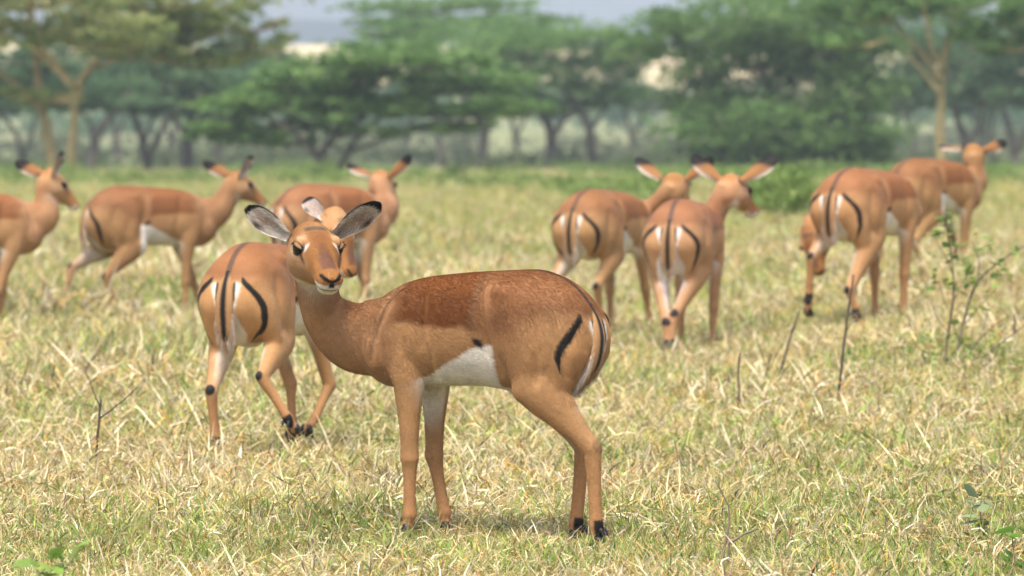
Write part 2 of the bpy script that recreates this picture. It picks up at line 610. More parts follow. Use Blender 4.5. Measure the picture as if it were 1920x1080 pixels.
def undergrowth():
    cs, rs = [], []
    for k in range(85):
        d = rng.uniform(185, 300)
        x = rng.uniform(-.115, .115) * d
        gz = float(ground_z(np.array([x]), np.array([d]))[0])
        hh = rng.uniform(.3, 1.5)
        cs.append((x, d, gz + hh * .45)); rs.append((rng.uniform(.8, 3.4), 1.6, hh * .55))
    v, f, c = leaf_cloud(cs, rs, 17000, .34, .4, [(.06, .09, .05), (.10, .13, .07), (.15, .17, .095), (.22, .22, .14)], 18)
    o = fast_mesh("undergrowth", v, f, M_LEAF, cols=c)
    tag(o, kind="stuff")


undergrowth()


def thicket():
    cs, rs = [], []
    for k in range(70):
        d = rng.uniform(150, 215)
        x = rng.uniform(-.105, .105) * d
        gz = float(ground_z(np.array([x]), np.array([d]))[0])
        hh = rng.uniform(.2, .75)
        cs.append((x, d, gz + hh * .4)); rs.append((rng.uniform(.5, 2.4), 1.2, hh * .55))
    v, f, c = leaf_cloud(cs, rs, 12000, .24, .4, [(.045, .075, .035), (.075, .11, .05), (.12, .15, .07), (.18, .19, .10)], 18)
    o = fast_mesh("thicket", v, f, M_LEAF, cols=c)
    tag(o, kind="stuff")


thicket()


# ------------------------------------------------------------------ grass
def grass_material():
    N = Nodes("grass_blade")
    a = N.new("ShaderNodeAttribute"); a.attribute_name = "col"
    oi = N.new("ShaderNodeObjectInfo")
    hs = N.new("ShaderNodeHueSaturation")
    mr = N.new("ShaderNodeMapRange"); mr.inputs[3].default_value = .7; mr.inputs[4].default_value = 1.25
    N.link(oi.outputs["Random"], mr.inputs[0])
    N.link(mr.outputs[0], hs.inputs["Value"])
    N.link(a.outputs["Color"], hs.inputs["Color"])
    N.link(hs.outputs[0], N.b.inputs["Base Color"])
    N.b.inputs["Roughness"].default_value = .55
    N.b.inputs["Specular IOR Level"].default_value = .35
    tr = N.new("ShaderNodeBsdfTranslucent"); N.link(hs.outputs[0], tr.inputs["Color"])
    mx = N.new("ShaderNodeMixShader"); mx.inputs[0].default_value = .22
    N.link(N.b.outputs[0], mx.inputs[1]); N.link(tr.outputs[0], mx.inputs[2])
    N.link(mx.outputs[0], N.out.inputs["Surface"])
    return N.m


M_GRASS = grass_material()
C_STRAW = np.array([(.66, .55, .29), (.82, .73, .49), (.56, .44, .20), (.80, .73, .53), (.60, .48, .26), (.74, .60, .30)])
C_BROWN = np.array([(.50, .29, .085), (.58, .36, .12), (.28, .17, .08), (.16, .10, .055), (.62, .42, .10)])
C_GREEN = np.array([(.20, .32, .055), (.30, .42, .075), (.13, .23, .05), (.40, .46, .10), (.24, .34, .10)])


def tuft(seed, nb, f_green, f_brown, rad, lmin, lmax, lie, wid):
    r = np.random.default_rng(seed)
    V, F, Cc = [], [], []
    for b in range(nb):
        t = r.random()
        wk = 1.0
        if t < f_green:
            pal, lf, up, curl = C_GREEN, .85, .8, .5
        elif t < f_green + f_brown:
            pal, lf, up, curl = C_BROWN, .9, lie, 1.0
        else:
            pal, lf, up, curl = C_STRAW, 1.0, lie, 1.0
        c = pal[r.integers(len(pal))] * r.uniform(.72, 1.18)
        a = r.uniform(0, 6.283)
        rr = rad * math.sqrt(r.random())
        p = np.array([math.cos(a) * rr, math.sin(a) * rr, r.uniform(-.01, .035)])
        da = r.uniform(0, 6.283)
        el = np.clip(r.normal(up, .42), -.05, 1.45)
        stalk = r.random() < .10
        L = r.uniform(lmin, lmax) * lf * (1.7 if stalk else 1)
        w = wid * r.uniform(.45, 1.25) * (.35 if stalk else 1)
        turn = r.normal(0, .55) * curl
        drop = r.uniform(-.1, .75) * curl * (.3 if stalk else 1)
        tw = r.uniform(-1.2, 1.2); dtw = r.normal(0, .5)
        o = len(V)
        for k in range(4):
            d = np.array([math.cos(da) * math.cos(el), math.sin(da) * math.cos(el), math.sin(el)])
            sd = np.array([-math.sin(da), math.cos(da), 0.0])
            nn = np.cross(d, sd)
            sv = sd * math.cos(tw) + nn * math.sin(tw)
            ww = w * (.55, 1.0, .8, .06)[k]
            V += [p - sv * ww * .5, p + sv * ww * .5]
            q = c * (.85, .97, 1.0, 1.06)[k]
            Cc += [q, q]
            p = p + d * L / 3
            p[2] = max(p[2], .004 + .01 * r.random())
            da += turn; el -= drop; tw += dtw
        for k in range(3):
            a0 = o + 2 * k
            F.append((a0, a0 + 1, a0 + 3, a0 + 2))
    return np.array(V), np.array(F), np.clip(np.array(Cc), 0, .92)


grass_col = bpy.data.collections.new("grass_tufts")


def make_tufts():
    specs = [(.26, .22, .13, .045, .12, .45), (.54, .14, .12, .04, .11, .6), (.12, .28, .15, .05, .14, .3), (.20, .22, .14, .045, .13, .35),
             (.44, .20, .12, .04, .11, .5), (.76, .08, .10, .04, .10, .75), (.10, .30, .13, .06, .19, .7), (.24, .28, .15, .04, .12, .25)]
    for i, (g, b, rad, l0, l1, lie) in enumerate(specs):
        v, f, c = tuft(100 + i, 90, g, b, rad, l0 * .85, l1 * .80, lie, .0052)
        o = fast_mesh("grass_tuft", v, f, M_GRASS, cols=c)
        COL.objects.unlink(o)
        grass_col.objects.link(o)
        o.name = "%02d_grass_tuft" % i


make_tufts()


def field_points():
    P, Sc, Id = [], [], []
    greenish = [1, 4, 5]
    dry = [2, 3, 6, 7]
    for (y0, y1, dens, sc) in ((13.5, 22, 185, 1.0), (22, 32, 120, 1.1), (32, 48, 75, 1.2), (48, 75, 32, 1.3), (75, 110, 13, 1.35), (110, 160, 6, 1.2)):
        hw = y1 * .093 + 1.6
        n = int((y1 - y0) * 2 * hw * dens)
        x = rng.uniform(-hw, hw, n); y = rng.uniform(y0, y1, n)
        k = np.abs(x) < y * .093 + 1.6
        x, y = x[k], y[k]
        g = noise3(np.stack([x, y, 0 * x + 3], -1), .7) * .6 + noise3(np.stack([x, y, 0 * x + 9], -1), 2.2) * .4
        # greener belt in front of the trees
        g = g - .06 + .08 * sstep(20, 30, y) + .20 * sstep(36, 60, y)
        bare = noise3(np.stack([x, y, 0 * x + 17], -1), 1.6)
        idx = np.zeros(len(x), int)
        t = rng.random(len(x))
        for i in range(len(x)):
            if g[i] + (t[i] - .5) * .5 > .56:
                idx[i] = greenish[rng.integers(3)]
            elif g[i] + (t[i] - .5) * .5 < .40:
                idx[i] = dry[rng.integers(4)]
            else:
                idx[i] = [0, 3, 4, 7][rng.integers(4)]
        s = sc * rng.uniform(.7, 1.3, len(x)) * (.62 + .75 * bare)
        tall = sstep(22, 27, y) * (1 - sstep(-1.0, .3, x)) * (1 - sstep(45, 60, y))
        s = s * (1 + .55 * tall)
        s = s * (1 + .8 * np.exp(-(((x - 2.12) / .45) ** 2 + ((y - 27.0) / .9) ** 2)))
        s = s * (1 + .9 * np.exp(-(((x - 2.75) / .8) ** 2 + ((y - 34.6) / 1.6) ** 2)))
        if y0 < 30:
            s = s * .94
            s = s * (1 - .30 * np.exp(-((x - .40) ** 2 + ((y - 17.0) * .7) ** 2) / .36))
        P.append(np.stack([x, y, ground_z(x, y) - .005], -1)); Sc.append(s); Id.append(idx)
    return np.concatenate(P), np.concatenate(Sc), np.concatenate(Id)


def instance_field(name, P, Sc, Id, coll, tilt=.15):
    me = bpy.data.meshes.new(name)
    me.vertices.add(len(P))
    me.vertices.foreach_set("co", P.astype(np.float32).ravel())
    a = me.attributes.new("scl", 'FLOAT', 'POINT'); a.data.foreach_set("value", Sc.astype(np.float32))
    a = me.attributes.new("pick", 'INT', 'POINT'); a.data.foreach_set("value", Id.astype(np.int32))
    rot = np.stack([rng.normal(0, tilt, len(P)), rng.normal(0, tilt, len(P)), rng.uniform(0, 6.283, len(P))], 1).astype(np.float32)
    a = me.attributes.new("rot", 'FLOAT_VECTOR', 'POINT'); a.data.foreach_set("vector", rot.ravel())
    o = bpy.data.objects.new(name, me)
    COL.objects.link(o)
    ng = bpy.data.node_groups.new(name + "_nodes", 'GeometryNodeTree')
    ng.interface.new_socket("Geometry", in_out='INPUT', socket_type='NodeSocketGeometry')
    ng.interface.new_socket("Geometry", in_out='OUTPUT', socket_type='NodeSocketGeometry')
    gi = ng.nodes.new("NodeGroupInput"); go = ng.nodes.new("NodeGroupOutput")
    ci = ng.nodes.new("GeometryNodeCollectionInfo")
    ci.inputs["Collection"].default_value = coll
    ci.inputs["Separate Children"].default_value = True
    ci.inputs["Reset Children"].default_value = True
    ip = ng.nodes.new("GeometryNodeInstanceOnPoints")
    ip.inputs["Pick Instance"].default_value = True

    def attr(nm, dt):
        n = ng.nodes.new("GeometryNodeInputNamedAttribute"); n.data_type = dt
        n.inputs["Name"].default_value = nm
        return [s for s in n.outputs if s.enabled and s.name == "Attribute"][0]
    L = ng.links.new
    L(gi.outputs[0], ip.inputs["Points"])
    L(ci.outputs[0], ip.inputs["Instance"])
    L(attr("pick", 'INT'), ip.inputs["Instance Index"])
    er = ng.nodes.new("FunctionNodeEulerToRotation")
    L(attr("rot", 'FLOAT_VECTOR'), er.inputs[0])
    L(er.outputs[0], ip.inputs["Rotation"])
    L(attr("scl", 'FLOAT'), ip.inputs["Scale"])
    L(ip.outputs[0], go.inputs[0])
    m = o.modifiers.new("scatter", 'NODES'); m.node_group = ng
    tag(o, kind="stuff")
    return o


instance_field("grass", *field_points(), grass_col)


# ------------------------------------------------------------------ impalas
def fur_material():
    N = Nodes("impala_coat")
    a = N.new("ShaderNodeAttribute"); a.attribute_name = "col"
    tc = N.new("ShaderNodeTexCoord").outputs["Object"]
    mp = N.new("ShaderNodeMapping"); mp.inputs["Scale"].default_value = (60, 260, 150)
    N.link(tc, mp.inputs[0])
    n = N.noise(1.0, 4, mp.outputs[0], .6)
    var = N.ramp(n, [(.25, (.80, .80, .80)), (.75, (1.16, 1.16, 1.16))])
    big = N.ramp(N.noise(9, 3, tc), [(.3, (.93, .93, .93)), (.7, (1.06, 1.06, 1.06))])
    c = N.mix(1.0, a.outputs["Color"], var, 'MULTIPLY')
    c = N.mix(1.0, c, big, 'MULTIPLY')
    N.link(c, N.b.inputs["Base Color"])
    N.b.inputs["Roughness"].default_value = .62
    N.b.inputs["Specular IOR Level"].default_value = .15
    N.b.inputs["Sheen Weight"].default_value = .06
    N.b.inputs["Sheen Roughness"].default_value = .4
    N.b.inputs["Sheen Tint"].default_value = (1, .9, .8, 1)
    bp = N.new("ShaderNodeBump"); bp.inputs["Strength"].default_value = .25; bp.inputs["Distance"].default_value = .004
    N.link(n, bp.inputs["Height"]); N.link(bp.outputs[0], N.b.inputs["Normal"])
    return N.m


def plain_material(name, col, rough, spec=.5, coat=0.0):
    N = Nodes(name)
    N.b.inputs["Base Color"].default_value = (*col, 1)
    N.b.inputs["Roughness"].default_value = rough
    N.b.inputs["Specular IOR Level"].default_value = spec
    N.b.inputs["Coat Weight"].default_value = coat
    return N.m


M_COAT = fur_material()
M_EYE = plain_material("eye_dark", (.006, .005, .005), .05, .32, .0)
M_HOOF = plain_material("hoof_horn", (.015, .014, .014), .45, .4)


def hair_material():
    N = Nodes("short_fur")
    a = N.new("ShaderNodeAttribute"); a.attribute_name = "col"
    N.link(a.outputs["Color"], N.b.inputs["Base Color"])
    N.b.inputs["Roughness"].default_value = .6
    N.b.inputs["Specular IOR Level"].default_value = .08
    return N.m


M_HAIR = hair_material()

# torso profile: x, top z, bottom z, half width, height of widest point (fraction from bottom)
TORSO = np.array([
    (-.420, .665, .615, .036), (-.407, .715, .58, .098), (-.381, .756, .535, .131), (-.34, .802, .490, .147), (-.28, .838, .462, .150),
    (-.20, .857, .468, .146), (-.10, .853, .482, .134), (.0, .847, .492, .136), (.10, .838, .490, .136),
    (.18, .828, .484, .130), (.25, .810, .478, .118), (.31, .782, .482, .102), (.36, .745, .502, .084), (.40, .700, .540, .060), (.418, .66, .58, .03)])


def superring(cx, top, bot, w, n=48, p=.92, ridge=.12):
    th = np.arange(n) / n * 2 * math.pi
    c, s = np.cos(th), np.sin(th)
    zm = bot + (top - bot) * .5
    y = w * np.sign(c) * np.abs(c) ** p
    z = np.where(s >= 0, zm + (top - zm) * np.abs(s) ** p, zm - (zm - bot) * np.abs(s) ** p)
    # narrow ridge towards the spine, fuller belly
    y = y * (1 - ridge * np.clip(s, 0, 1) ** 2 + .04 * np.clip(-s, 0, 1))
    return np.stack([np.full(n, cx), y, z], 1)


class Builder:
    def __init__(self):
        self.v, self.f = [], []

    def rings(self, R):
        """R: list of (n,3) arrays -> closed skin"""
        n = len(R[0])
        o = len(self.v)
        for r in R:
            self.v += [tuple(p) for p in r]
        for i in range(len(R) - 1):
            for k in range(n):
                k2 = (k + 1) % n
                self.f.append((o + i * n + k, o + i * n + k2, o + (i + 1) * n + k2, o + (i + 1) * n + k))
        self.f.append(tuple(o + k for k in range(n - 1, -1, -1)))
        self.f.append(tuple(o + (len(R) - 1) * n + k for k in range(n)))

    def bone(self, p0, p1, prof, lat, n=20, m=14, off=None):
        """tapered elliptical limb; prof: (t, r_foreaft, r_lateral); rounded ends"""
        p0, p1, lat = np.array(p0, float), np.array(p1, float), np.array(lat, float)
        ax = p1 - p0
        L = np.linalg.norm(ax); ax /= L
        lat = lat - ax * lat.dot(ax); lat /= np.linalg.norm(lat)
        fa = np.cross(lat, ax)
        prof = np.array(prof, float)
        ts = np.linspace(0, 1, m)
        ra, rl = pchip(prof[:, 0], prof[:, 1], ts), pchip(prof[:, 0], prof[:, 2], ts)
        fo = pchip(prof[:, 0], prof[:, 3], ts) if prof.shape[1] > 3 else 0 * ts
        th = np.arange(n) / n * 2 * math.pi
        R = []
        e0, e1 = min(ra[0], rl[0]), min(ra[-1], rl[-1])
        seq = [(-e0 * math.sin(a), math.cos(a), 0) for a in (1.35, .9, .45)] + [(t * L, 1, None) for t in ts] + [(L + e1 * math.sin(a), math.cos(a), -1) for a in (.45, .9, 1.35)]
        for s, k, idx in seq:
            if idx is None:
                i = int(round(s / L * (m - 1)))
            else:
                i = idx
            R.append(p0 + ax * s + fa * fo[i] + np.outer(np.cos(th), fa) * ra[i] * k + np.outer(np.sin(th), lat) * rl[i] * k)
        self.rings(R)

    def blob(self, c, r, axes=None, n=20, m=12):
        A = np.eye(3) if axes is None else np.array(axes)
        R = []
        for i in range(1, m):
            ph = math.pi * i / m
            th = np.arange(n) / n * 2 * math.pi
            loc = np.stack([np.full(n, -math.cos(ph)) * r[0], math.sin(ph) * np.cos(th) * r[1], math.sin(ph) * np.sin(th) * r[2]], 1)
            R.append(np.array(c) + loc @ A)
        self.rings(R)


def polyline_dist(V, P, R):
    """normalised distance of V to polyline P with radii R, also param 0..1 (by index)"""
    P, R = np.asarray(P, float), np.asarray(R, float)
    best = np.full(len(V), 1e9); tt = np.zeros(len(V))
    n = len(P) - 1
    for i in range(n):
        a, b = P[i], P[i + 1]
        ab = b - a
        t = np.clip(((V - a) @ ab) / (ab @ ab), 0, 1)
        d = np.linalg.norm(V - (a + t[:, None] * ab), axis=1) / (R[i] + (R[i + 1] - R[i]) * t)
        k = d < best
        best[k] = d[k]; tt[k] = (i + t[k]) / n
    return best, tt


C_SADDLE = np.array((.132, .047, .012))
C_HAUNCH = np.array((.262, .116, .047))
C_TAN = np.array((.372, .210, .094))
C_NECK = np.array((.335, .182, .088))
C_WHITE = np.array((.70, .665, .60))
C_BLACK = np.array((.012, .011, .011))
C_ORANGE = np.array((.31, .145, .048))
C_CREAM = np.array((.60, .43, .26))

FORE = {  # knee, fetlock, hoof tip: (x, z)
    'stand': ((.195, .275), (.192, .078), (.212, .018)),
    'forward': ((.285, .285), (.345, .095), (.375, .018)),
    'back': ((.13, .285), (.035, .105), (.035, .03)),
    'lift': ((.265, .315), (.15, .20), (.10, .14))}
HIND = {  # stifle, hock, fetlock, hoof
    'stand': ((-.165, .515), (-.425, .335), (-.410, .085), (-.385, .018)),
    'forward': ((-.125, .51), (-.305, .315), (-.235, .085), (-.200, .018)),
    'back': ((-.195, .515), (-.465, .365), (-.525, .115), (-.515, .03)),
    'lift': ((-.125, .505), (-.375, .365), (-.305, .185), (-.315, .125))}


class Impala:
    def __init__(self, u, vg, S, ang, label, scale=1.0, voxel=.007, hz=0.0, wide=1.0):
        self.wide = wide
        tr = random.Random(label)
        k = tr.uniform(.90, 1.10); self.tone = (k * tr.uniform(.97, 1.03), k, k * tr.uniform(.95, 1.10))
        self.d = FPX / S
        p = at(u, vg, self.d)
        self.pos = Vector((p.x, p.y, float(ground_z(np.array([p.x]), np.array([p.y]))[0]) + hz))
        self.a = math.radians(ang)
        self.f = Vector((math.cos(self.a), math.sin(self.a), 0))
        self.l = Vector((-math.sin(self.a), math.cos(self.a), 0))
        self.label, self.scale, self.voxel = label, scale, voxel
        self.legs = {}
        self.fur = False

    # pixel -> body coordinates, on the plane l = const or x = const
    def P(self, u, v, l=None, x=None):
        o = Vector((0, 0, CAM_H)) - self.pos
        r = ray(u, v).normalized()
        n, k = (self.l, l * self.wide) if l is not None else (self.f, x)
        t = (k * self.scale - o.dot(n)) / r.dot(n)
        w = o + r * t
        return np.array((w.dot(self.f), w.dot(self.l) / self.wide, w.z)) / self.scale

    def D(self, right, away, up):
        """world direction -> body direction"""
        w = Vector((right, away, up))
        d = np.array((w.dot(self.f), w.dot(self.l) / self.wide, w.z))
        return d / np.linalg.norm(d)

    def fore(self, side, pose='stand', knee=None, fet=None, hoof=None, y=.085):
        k, f, h = FORE[pose]
        s = side
        mk = lambda q, yy: np.array((q[0], s * yy, q[1]))
        J = [np.array((.245, s * .075, .640)), np.array((.205, s * .088, .510)), mk(k, y - .003), mk(f, y - .008), mk(h, y - .006)]
        for i, o in ((2, knee), (3, fet), (4, hoof)):
            if o is not None: J[i] = np.array(o)
        self.legs[('fore', side)] = J

    def hind(self, side, pose='stand', stifle=None, hock=None, fet=None, hoof=None, y=.098):
        st, k, f, h = HIND[pose]
        s = side
        mk = lambda q, yy: np.array((q[0], s * yy, q[1]))
        J = [np.array((-.245, s * .075, .715)), mk(st, .112), mk(k, y), mk(f, y - .012), mk(h, y - .01)]
        for i, o in ((1, stifle), (2, hock), (3, fet), (4, hoof)):
            if o is not None: J[i] = np.array(o)
        self.legs[('hind', side)] = J

    def head(self, eye_mid, direction, up=(0, 0, 1), size=1.0):
        """eye_mid: body coords of the point between the eyes; direction: body unit vector of the nose"""
        d = np.array(direction, float); d /= np.linalg.norm(d)
        u = np.array(up, float); u = u - d * u.dot(d); u /= np.linalg.norm(u)
        lf = np.cross(u, d)
        self.H = np.stack([d, lf, u])          # rows: s, left, up
        self.hs = size
        self.ho = np.array(eye_mid) - d * .095 * size - u * .01 * size

    def hp(self, s, y, z):
        return self.ho + np.array((s, y, z)) * self.hs @ self.H

    def neck(self, pts=None, radii=None, lat0=None):
        base = np.array((.255, 0, .650))
        top = self.hp(.035, 0, -.02)
        if pts is None:
            m1 = base + np.array((.155, 0, .045))
            nd = self.hp(.02, 0, -.05) - m1
            m2 = m1 + nd * .52 + np.array((.02, 0, 0.0))
            pts = [m1, m2]
            radii = [(.098, .070), (.070, .053)]
        self.npts = [base] + [np.array(p) for p in pts] + [top]
        self.nrad = [(.128, .088)] + list(radii) + [(.072, .058)]

    # head sections: s, half width, top, bottom
    HEAD = np.array([(-.020, .030, .030, -.036), (0, .058, .044, -.090), (.035, .070, .050, -.122), (.07, .074, .052, -.124), (.095, .073, .050, -.112),
                     (.125, .061, .046, -.090), (.155, .047, .035, -.070), (.185, .038, .027, -.056), (.21, .037, .0225, -.049),
                     (.235, .0385, .0185, -.046), (.252, .0345, .012, -.042), (.263, .027, .007, -.034), (.267, .013, -.004, -.026)])

    def build(self, ears, tail=None, name="impala"):
        B = Builder()
        # torso
        xs = np.linspace(TORSO[0, 0], TORSO[-1, 0], 60)
        R = [superring(x, *[float(pchip(TORSO[:, 0], TORSO[:, k], x)) for k in (1, 2, 3)]) for x in xs]
        B.rings(R)
        Y = np.array((0, 1, 0))
        # neck
        C = np.array([tuple(p) for p in curve_pts([Vector(p) for p in self.npts], 8)])
        tpar = np.linspace(0, len(self.npts) - 1, len(C))
        kk = np.arange(len(self.npts))
        rf = pchip(kk, [r[0] for r in self.nrad], tpar); rl = pchip(kk, [r[1] for r in self.nrad], tpar)
        R = []
        th = np.arange(28) / 28 * 2 * math.pi
        NL = []
        for i in range(len(C)):
            t = C[min(i + 1, len(C) - 1)] - C[max(i - 1, 0)]; t /= np.linalg.norm(t)
            w = tpar[i] / (len(self.npts) - 1)
            w = w * w * (3 - 2 * w)
            la = Y * (1 - w) + self.H[1] * w
            la = la - t * la.dot(t); la /= np.linalg.norm(la)
            fa = np.cross(la, t)
            NL.append((t, la, fa))
            R.append(C[i] + np.outer(np.cos(th), fa) * rf[i] + np.outer(np.sin(th), la) * rl[i])
        B.rings(R)
        self.neckC, self.neckR = C, np.sqrt(rf * rl)
        # head
        ss = np.concatenate([np.linspace(-.02, .25, 44), np.linspace(.253, .267, 6)])
        n = 36
        th = np.arange(n) / n * 2 * math.pi
        R = []
        for s in ss:
            w, tp, bt = [float(pchip(self.HEAD[:, 0], self.HEAD[:, k], s)) for k in (1, 2, 3)]
            zm = (tp + bt) * .5
            c, sn = np.cos(th), np.sin(th)
            y = w * np.sign(c) * np.abs(c) ** .9
            z = zm + (tp - bt) * .5 * np.sign(sn) * np.abs(sn) ** .9
            y = y * (1 - .16 * np.clip(-sn, 0, 1) ** 1.5)
            R.append(np.array([self.hp(s, a, b) for a, b in zip(y, z)]))
        B.rings(R)
        for sd in (-1, 1):
            B.blob(self.hp(.088, sd * .051, .020), np.array((.034, .0185, .021)) * self.hs, self.H)      # brow
            B.blob(self.hp(.075, sd * .038, -.035), np.array((.050, .024, .034)) * self.hs, self.H)    # cheek
            B.blob(self.hp(.237, sd * .022, -.010), np.array((.023, .0175, .018)) * self.hs, self.H)    # nostril wing
        B.blob(self.hp(.236, 0, -.040), np.array((.024, .030, .014)) * self.hs, self.H)                 # chin
        # legs
        for (kind, sd), J in self.legs.items():
            lat = Y * sd
            if kind == 'fore':
                B.bone((.205, sd * .074, .760), J[0], [(0, .05, .030), (.5, .082, .050), (1, .074, .052)], lat)
                B.bone(J[0], J[1], [(0, .074, .050), (1, .056, .042)], lat)
                B.bone(J[1], J[2], [(0, .054, .040), (.25, .046, .034), (.6, .033, .027), (.86, .0285, .025), (1, .0305, .027)], lat)
                B.bone(J[2], J[3], [(0, .0305, .027), (.14, .0245, .021), (.5, .0195, .0170), (.85, .0200, .0175), (1, .0235, .0205)], lat)
                B.bone(J[3], J[4] + np.array((0, 0, .022)), [(0, .0225, .020), (.5, .0175, .017), (1, .020, .020)], lat)
            else:
                hip, st, hk, ft, hf = J
                B.bone(hip, st, [(0, .135, .070), (.35, .135, .082), (.7, .110, .072), (1, .078, .050)], lat)
                B.bone((-.345, sd * .078, .69), st * .46 + hk * .54 + np.array((.030, 0, .075)), [(0, .062, .055), (.4, .074, .062), (.8, .058, .046), (1, .042, .034)], lat)
                B.bone(st, hk, [(0, .086, .052), (.25, .074, .048), (.5, .056, .039), (.72, .040, .030), (.88, .032, .026), (1, .031, .025)], lat)
                q = hk - st; q /= np.linalg.norm(q)
                c2 = ft - hk; c2 /= np.linalg.norm(c2)
                back = hk + (q - c2) * .016
                B.bone(st * .12 + hk * .88 + (q - c2) * .010, back, [(0, .016, .014), (1, .0185, .0165)], lat)
                B.bone(hk, ft, [(0, .030, .0245), (.15, .0265, .021), (.5, .0215, .0175), (.85, .0205, .0175), (1, .0235, .021)], lat)
                B.bone(ft, hf + np.array((0, 0, .022)), [(0, .0235, .021), (.5, .0185, .0175), (1, .021, .020)], lat)
        for sd in (-1, 1):
            B.blob((-.135, sd * .084, .775), (.060, .036, .045))
            B.blob((.320, sd * .070, .600), (.055, .042, .075))
            B.blob((.215, sd * .090, .600), (.055, .034, .085))
            B.blob((-.35, sd * .090, .700), (.050, .040, .036))
        # udder / groin mass
        B.blob((-.19, 0, .49), (.09, .05, .04))
        me = bpy.data.meshes.new("tmp")
        me.from_pydata(B.v, [], B.f)
        ob = bpy.data.objects.new("tmp", me)
        COL.objects.link(ob)
        md = ob.modifiers.new("r", 'REMESH'); md.mode = 'VOXEL'; md.voxel_size = self.voxel
        dg = bpy.context.evaluated_depsgraph_get()
        ev = ob.evaluated_get(dg).to_mesh()
        nv = len(ev.vertices)
        V = np.empty(nv * 3, np.float32); ev.vertices.foreach_get("co", V); V = V.reshape(-1, 3).astype(float)
        nl = len(ev.loops)
        LI = np.empty(nl, np.int32); ev.loops.foreach_get("vertex_index", LI)
        Q = LI.reshape(-1, 4)
        E = np.empty(len(ev.edges) * 2, np.int32); ev.edges.foreach_get("vertices", E); E = E.reshape(-1, 2)
        ob.evaluated_get(dg).to_mesh_clear()
        bpy.data.objects.remove(ob)
        # segment weights
        seg = {}
        px = np.clip(V[:, 0], -.40, .36)
        th_, tb_, tw_ = [pchip(TORSO[:, 0], TORSO[:, k], px) for k in (1, 2, 3)]
        zc = np.clip(V[:, 2], tb_ + .12, th_ - .12)
        dt = np.sqrt(((V[:, 0] - px) / .06) ** 2 + (V[:, 1] / tw_) ** 2 + ((V[:, 2] - zc) / .13) ** 2)
        seg['torso'] = (dt, px)
        seg['neck'] = polyline_dist(V, C[3:], self.neckR[3:])
        HC = np.array([self.hp(s, 0, (float(pchip(self.HEAD[:, 0], self.HEAD[:, 2], s)) + float(pchip(self.HEAD[:, 0], self.HEAD[:, 3], s))) * .5) for s in np.linspace(0, .255, 10)])
        HR = np.array([float(pchip(self.HEAD[:, 0], self.HEAD[:, 1], s)) * 1.1 for s in np.linspace(0, .255, 10)]) * self.hs
        seg['head'] = polyline_dist(V, HC, HR)
        for (kind, sd), J in self.legs.items():
            if kind == 'fore':
                seg[(kind, sd)] = polyline_dist(V, J[1:], [.044, .026, .022, .022])
            else:
                seg[(kind, sd)] = polyline_dist(V, J[1:], [.055, .027, .022, .022])
        names = list(seg)
        Dm = np.stack([seg[k][0] for k in names], 1)
        Wt = 1.0 / (np.maximum(Dm, .05) ** 7)
        Wt /= Wt.sum(1, keepdims=True)
        W = {k: Wt[:, i] for i, k in enumerate(names)}
        # smoothing: strong on the trunk joints, weak on head and legs
        lam = .50 * (W['torso'] + W['neck'] * .9) + .22 * W['head']
        for k in names:
            if isinstance(k, tuple):
                lam = lam + W[k] * (.18 + .40 * (1 - sstep(.0, .30, seg[k][1])))
        lam = np.clip(lam, 0, .6)
        deg = np.bincount(E.ravel(), minlength=nv).astype(float)
        its = int(round(17 * (.005 / self.voxel) ** 1.3)) + 4
        for it in range(its):
            A = np.stack([np.bincount(E[:, 0], V[E[:, 1], k], nv) + np.bincount(E[:, 1], V[E[:, 0], k], nv) for k in range(3)], 1) / deg[:, None]
            l_ = lam if it < 6 else lam * (lam > .3)
            V = V + (A - V) * l_[:, None]
        # normals
        a, b = V[Q[:, 2]] - V[Q[:, 0]], V[Q[:, 3]] - V[Q[:, 1]]
        fn = np.cross(a, b)
        Nn = np.stack([sum(np.bincount(Q[:, j], fn[:, k], nv) for j in range(4)) for k in range(3)], 1)
        Nn /= np.linalg.norm(Nn, axis=1, keepdims=True) + 1e-12
        # shallow muscle and rib relief on the trunk
        def groove(pts, wdt):
            P_ = np.array(pts); b = np.full(nv, 9.0)
            for i in range(len(P_) - 1):
                a_, e_ = P_[i], P_[i + 1] - P_[i]
                t_ = np.clip(((V[:, [0, 2]] - a_) @ e_) / (e_ @ e_), 0, 1)
                b = np.minimum(b, np.linalg.norm(V[:, [0, 2]] - a_ - t_[:, None] * e_, axis=1))
            return np.exp(-(b / wdt) ** 2)
        dsp = -.0075 * groove([(-.055, .80), (-.075, .70), (-.10, .62), (-.115, .54)], .020)
        dsp += .0045 * groove([(-.115, .79), (-.135, .70), (-.15, .62)], .030)
        dsp += -.0065 * groove([(.150, .77), (.135, .68), (.115, .58), (.12, .52)], .018)
        dsp += .0050 * groove([(.215, .74), (.20, .64), (.19, .56)], .032)
        dsp += -.0070 * groove([(.335, .58), (.318, .66), (.27, .75)], .016)
        dsp += -.0060 * groove([(-.26, .72), (-.285, .62), (-.27, .52)], .020)
        dsp += -.0050 * groove([(-.17, .66), (-.20, .58), (-.21, .50)], .022)
        rb = sstep(-.03, .02, V[:, 0]) * (1 - sstep(.11, .15, V[:, 0])) * sstep(.54, .60, V[:, 2]) * (1 - sstep(.72, .78, V[:, 2]))
        dsp += .0002 * rb * np.sin((V[:, 0] + .25 * (V[:, 2] - .65)) * 190)
        msk = W['torso'] + sum(W[k] * (1 - sstep(.05, .25, seg[k][1])) for k in W if isinstance(k, tuple))
        V = V + Nn * (dsp * np.clip(msk, 0, 1) * sstep(.035, .075, np.abs(V[:, 1])))[:, None]
        col = self.colour(V, Nn, W, seg) * np.array(self.tone)
        root = empty(name, self.pos, self.a)
        root.scale = (self.scale, self.scale * self.wide, self.scale)
